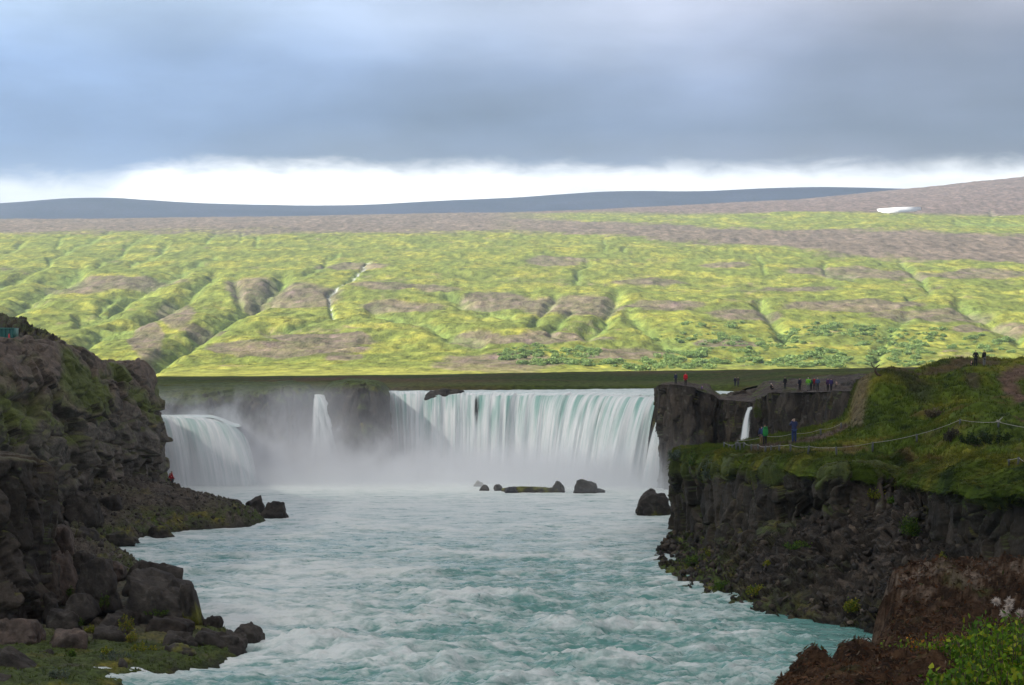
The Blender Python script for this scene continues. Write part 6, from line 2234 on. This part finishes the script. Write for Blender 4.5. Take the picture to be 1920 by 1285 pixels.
def box(x0, x1, y0, y1, z0, z1):
    V = np.array([(x, y, z) for x in (x0, x1) for y in (y0, y1) for z in (z0, z1)], float)
    return V, [np.array([[0, 1, 3, 2], [4, 6, 7, 5], [0, 4, 5, 1], [2, 3, 7, 6], [0, 2, 6, 4], [1, 5, 7, 3]])]
V, Fs = merge([box(-0.06, 2.78, -1.0, -0.9, 0.82, 0.95), box(-0.06, 2.78, 0.9, 1.0, 0.82, 0.95), box(2.66, 2.80, -0.9, 0.9, -0.1, 0.94), box(-0.08, 0.04, -0.9, 0.9, -0.1, 0.94), box(-0.05, 2.75, -0.95, 0.95, -0.25, -0.08)])
mesh_obj('rim_frame', V, Fs, plain_mat('green_frame', (0.07, 0.20, 0.17), 0.5, 0.2), root, smooth=False)
V, Fs = merge([box(0.1, 2.6, -0.88, 0.88, -0.06, 0.02)])
mesh_obj('floor_panel', V, Fs, M_con, root, smooth=False)
for xx in (0.3, 2.3):
    V, Fs = merge([box(xx - 0.1, xx + 0.1, -0.8, 0.8, -1.0, -0.25)])
    mesh_obj('foot', V, Fs, plain_mat('dark_foot', (0.03, 0.03, 0.03)), root, smooth=False)
V, Fs = tube([(0, 0, -0.3), (0, 0, 0.45), (0, 0, 0.7)], [0.09, 0.09, 0.03], 8)
o = mesh_obj('marker_post', V, Fs, mc((0.5, 0.05, 0.06)))
o.location = P(17, 640, 199)
tag(o, 'small red marker post in front of the green container', 'marker post')

# ------------------------------------------------------------------ spray and air
def volume_box(name, lo, hi, build, label):
    V, Fs = box(lo[0], hi[0], lo[1], hi[1], lo[2], hi[2])
    m = bpy.data.materials.new(name)
    m.use_nodes = True
    t = NT(m.node_tree)
    vol = t.n('ShaderNodeVolumePrincipled')
    vol.inputs['Color'].default_value = (0.95, 0.97, 1.0, 1)
    vol.inputs['Anisotropy'].default_value = 0.2
    build(t, vol)
    t.n('ShaderNodeOutputMaterial', ins={'Volume': vol.outputs[0]})
    o = mesh_obj(name, V, Fs, m, smooth=False)
    tag(o, label, 'mist', kind='stuff')
    return m


MIST_D = 0.5


def mist(t, vol):
    pos = t.n('ShaderNodeNewGeometry').outputs['Position']
    s = t.n('ShaderNodeSeparateXYZ', ins={0: pos})
    x, y, z = s.outputs
    # height of the spray along the line of the falls
    cr = t.n('ShaderNodeFloatCurve')
    xs_ = [(-52, 4.6), (-42, 4.8), (-37, 5.8), (-33, 8.5), (-29, 10.5), (-25, 9.0), (-21, 7.5), (-17, 6.8), (-12, 5.6), (-6, 4.2), (0, 3.4), (8, 3.2), (14, 2.4), (19, 1.6), (24, 0.8)]
    c = cr.mapping.curves[0]
    pts = [((a + 52) / 76, b / 12) for a, b in xs_]
    while len(c.points) < len(pts):
        c.points.new(0.5, 0.5)
    for p_, (a, b) in zip(c.points, pts):
        p_.location = (a, b)
    cr.mapping.update()
    t.put(cr.inputs['Value'], t.m('DIVIDE', t.m('ADD', x, 52.0), 76.0, clamp=True))
    h = t.m('MULTIPLY', cr.outputs[0], 12.0)
    n1 = t.noise(t.mapping(pos, (0.16, 0.16, 0.10)), 1.0, 3, 0.55, 0.5)
    hh = t.m('MULTIPLY', h, t.mr(n1, 0.3, 0.7, 0.6, 1.5, False))
    zz = t.m('MAXIMUM', z, 0.0)
    f = t.m('MULTIPLY', t.mr(t.m('ABSOLUTE', t.m('ADD', x, 28.0)), 12.0, 2.0, 0.13, 0.21), t.m('EXPONENT', t.m('MULTIPLY', t.m('POWER', t.m('DIVIDE', zz, hh), 1.5), -1.3)))
    n2 = t.noise(t.mapping(pos, (0.30, 0.2, 0.22)), 1.0, 4, 0.6, 0.8)
    lo_ = t.m('MULTIPLY', t.mr(x, -30, -37, 3.0, 4.4), t.mr(n2, 0.3, 0.7, 0.3, 1.8, False))
    f = t.m('ADD', f, t.m('MULTIPLY', t.mr(x, -34, -38, 0.9, 1.3), t.m('EXPONENT', t.m('MULTIPLY', t.m('POWER', t.m('DIVIDE', zz, lo_), 1.6), -1.2))))
    # front edge of the spray
    line = t.m('SUBTRACT', 288.0, t.m('MULTIPLY', t.mr(x, -10, 20, 0, 1), 10.0))
    fr_ = t.m('POWER', t.mr(t.m('SUBTRACT', y, line), -30.0, 3.0, 0, 1, False), 2.6)
    bk = t.mr(y, 306.0, 296.0)
    lft = t.mr(x, -55.8, -51)
    top_ = t.mr(z, 13.8, 11.5)
    dn = t.m('MULTIPLY', t.m('MULTIPLY', f, fr_), t.m('MULTIPLY', bk, t.m('MULTIPLY', lft, top_)))
    t.put(vol.inputs['Density'], t.m('MULTIPLY', dn, MIST_D))


volume_box('mist', (-56, 250, 0.25), (24, 306, 14), mist, 'white spray drifting at the foot of the falls')

HAZE = 0.000055


def haze(t, vol):
    vol.inputs['Color'].default_value = (0.66, 0.82, 1.0, 1)
    vol.inputs['Density'].default_value = HAZE


if HAZE > 0:
    volume_box('haze', (-6500, -300, -4.0), (6500, 12000, 640), haze, 'thin blue haze in the valley air')
    bpy.data.objects['haze']['category'] = 'haze'
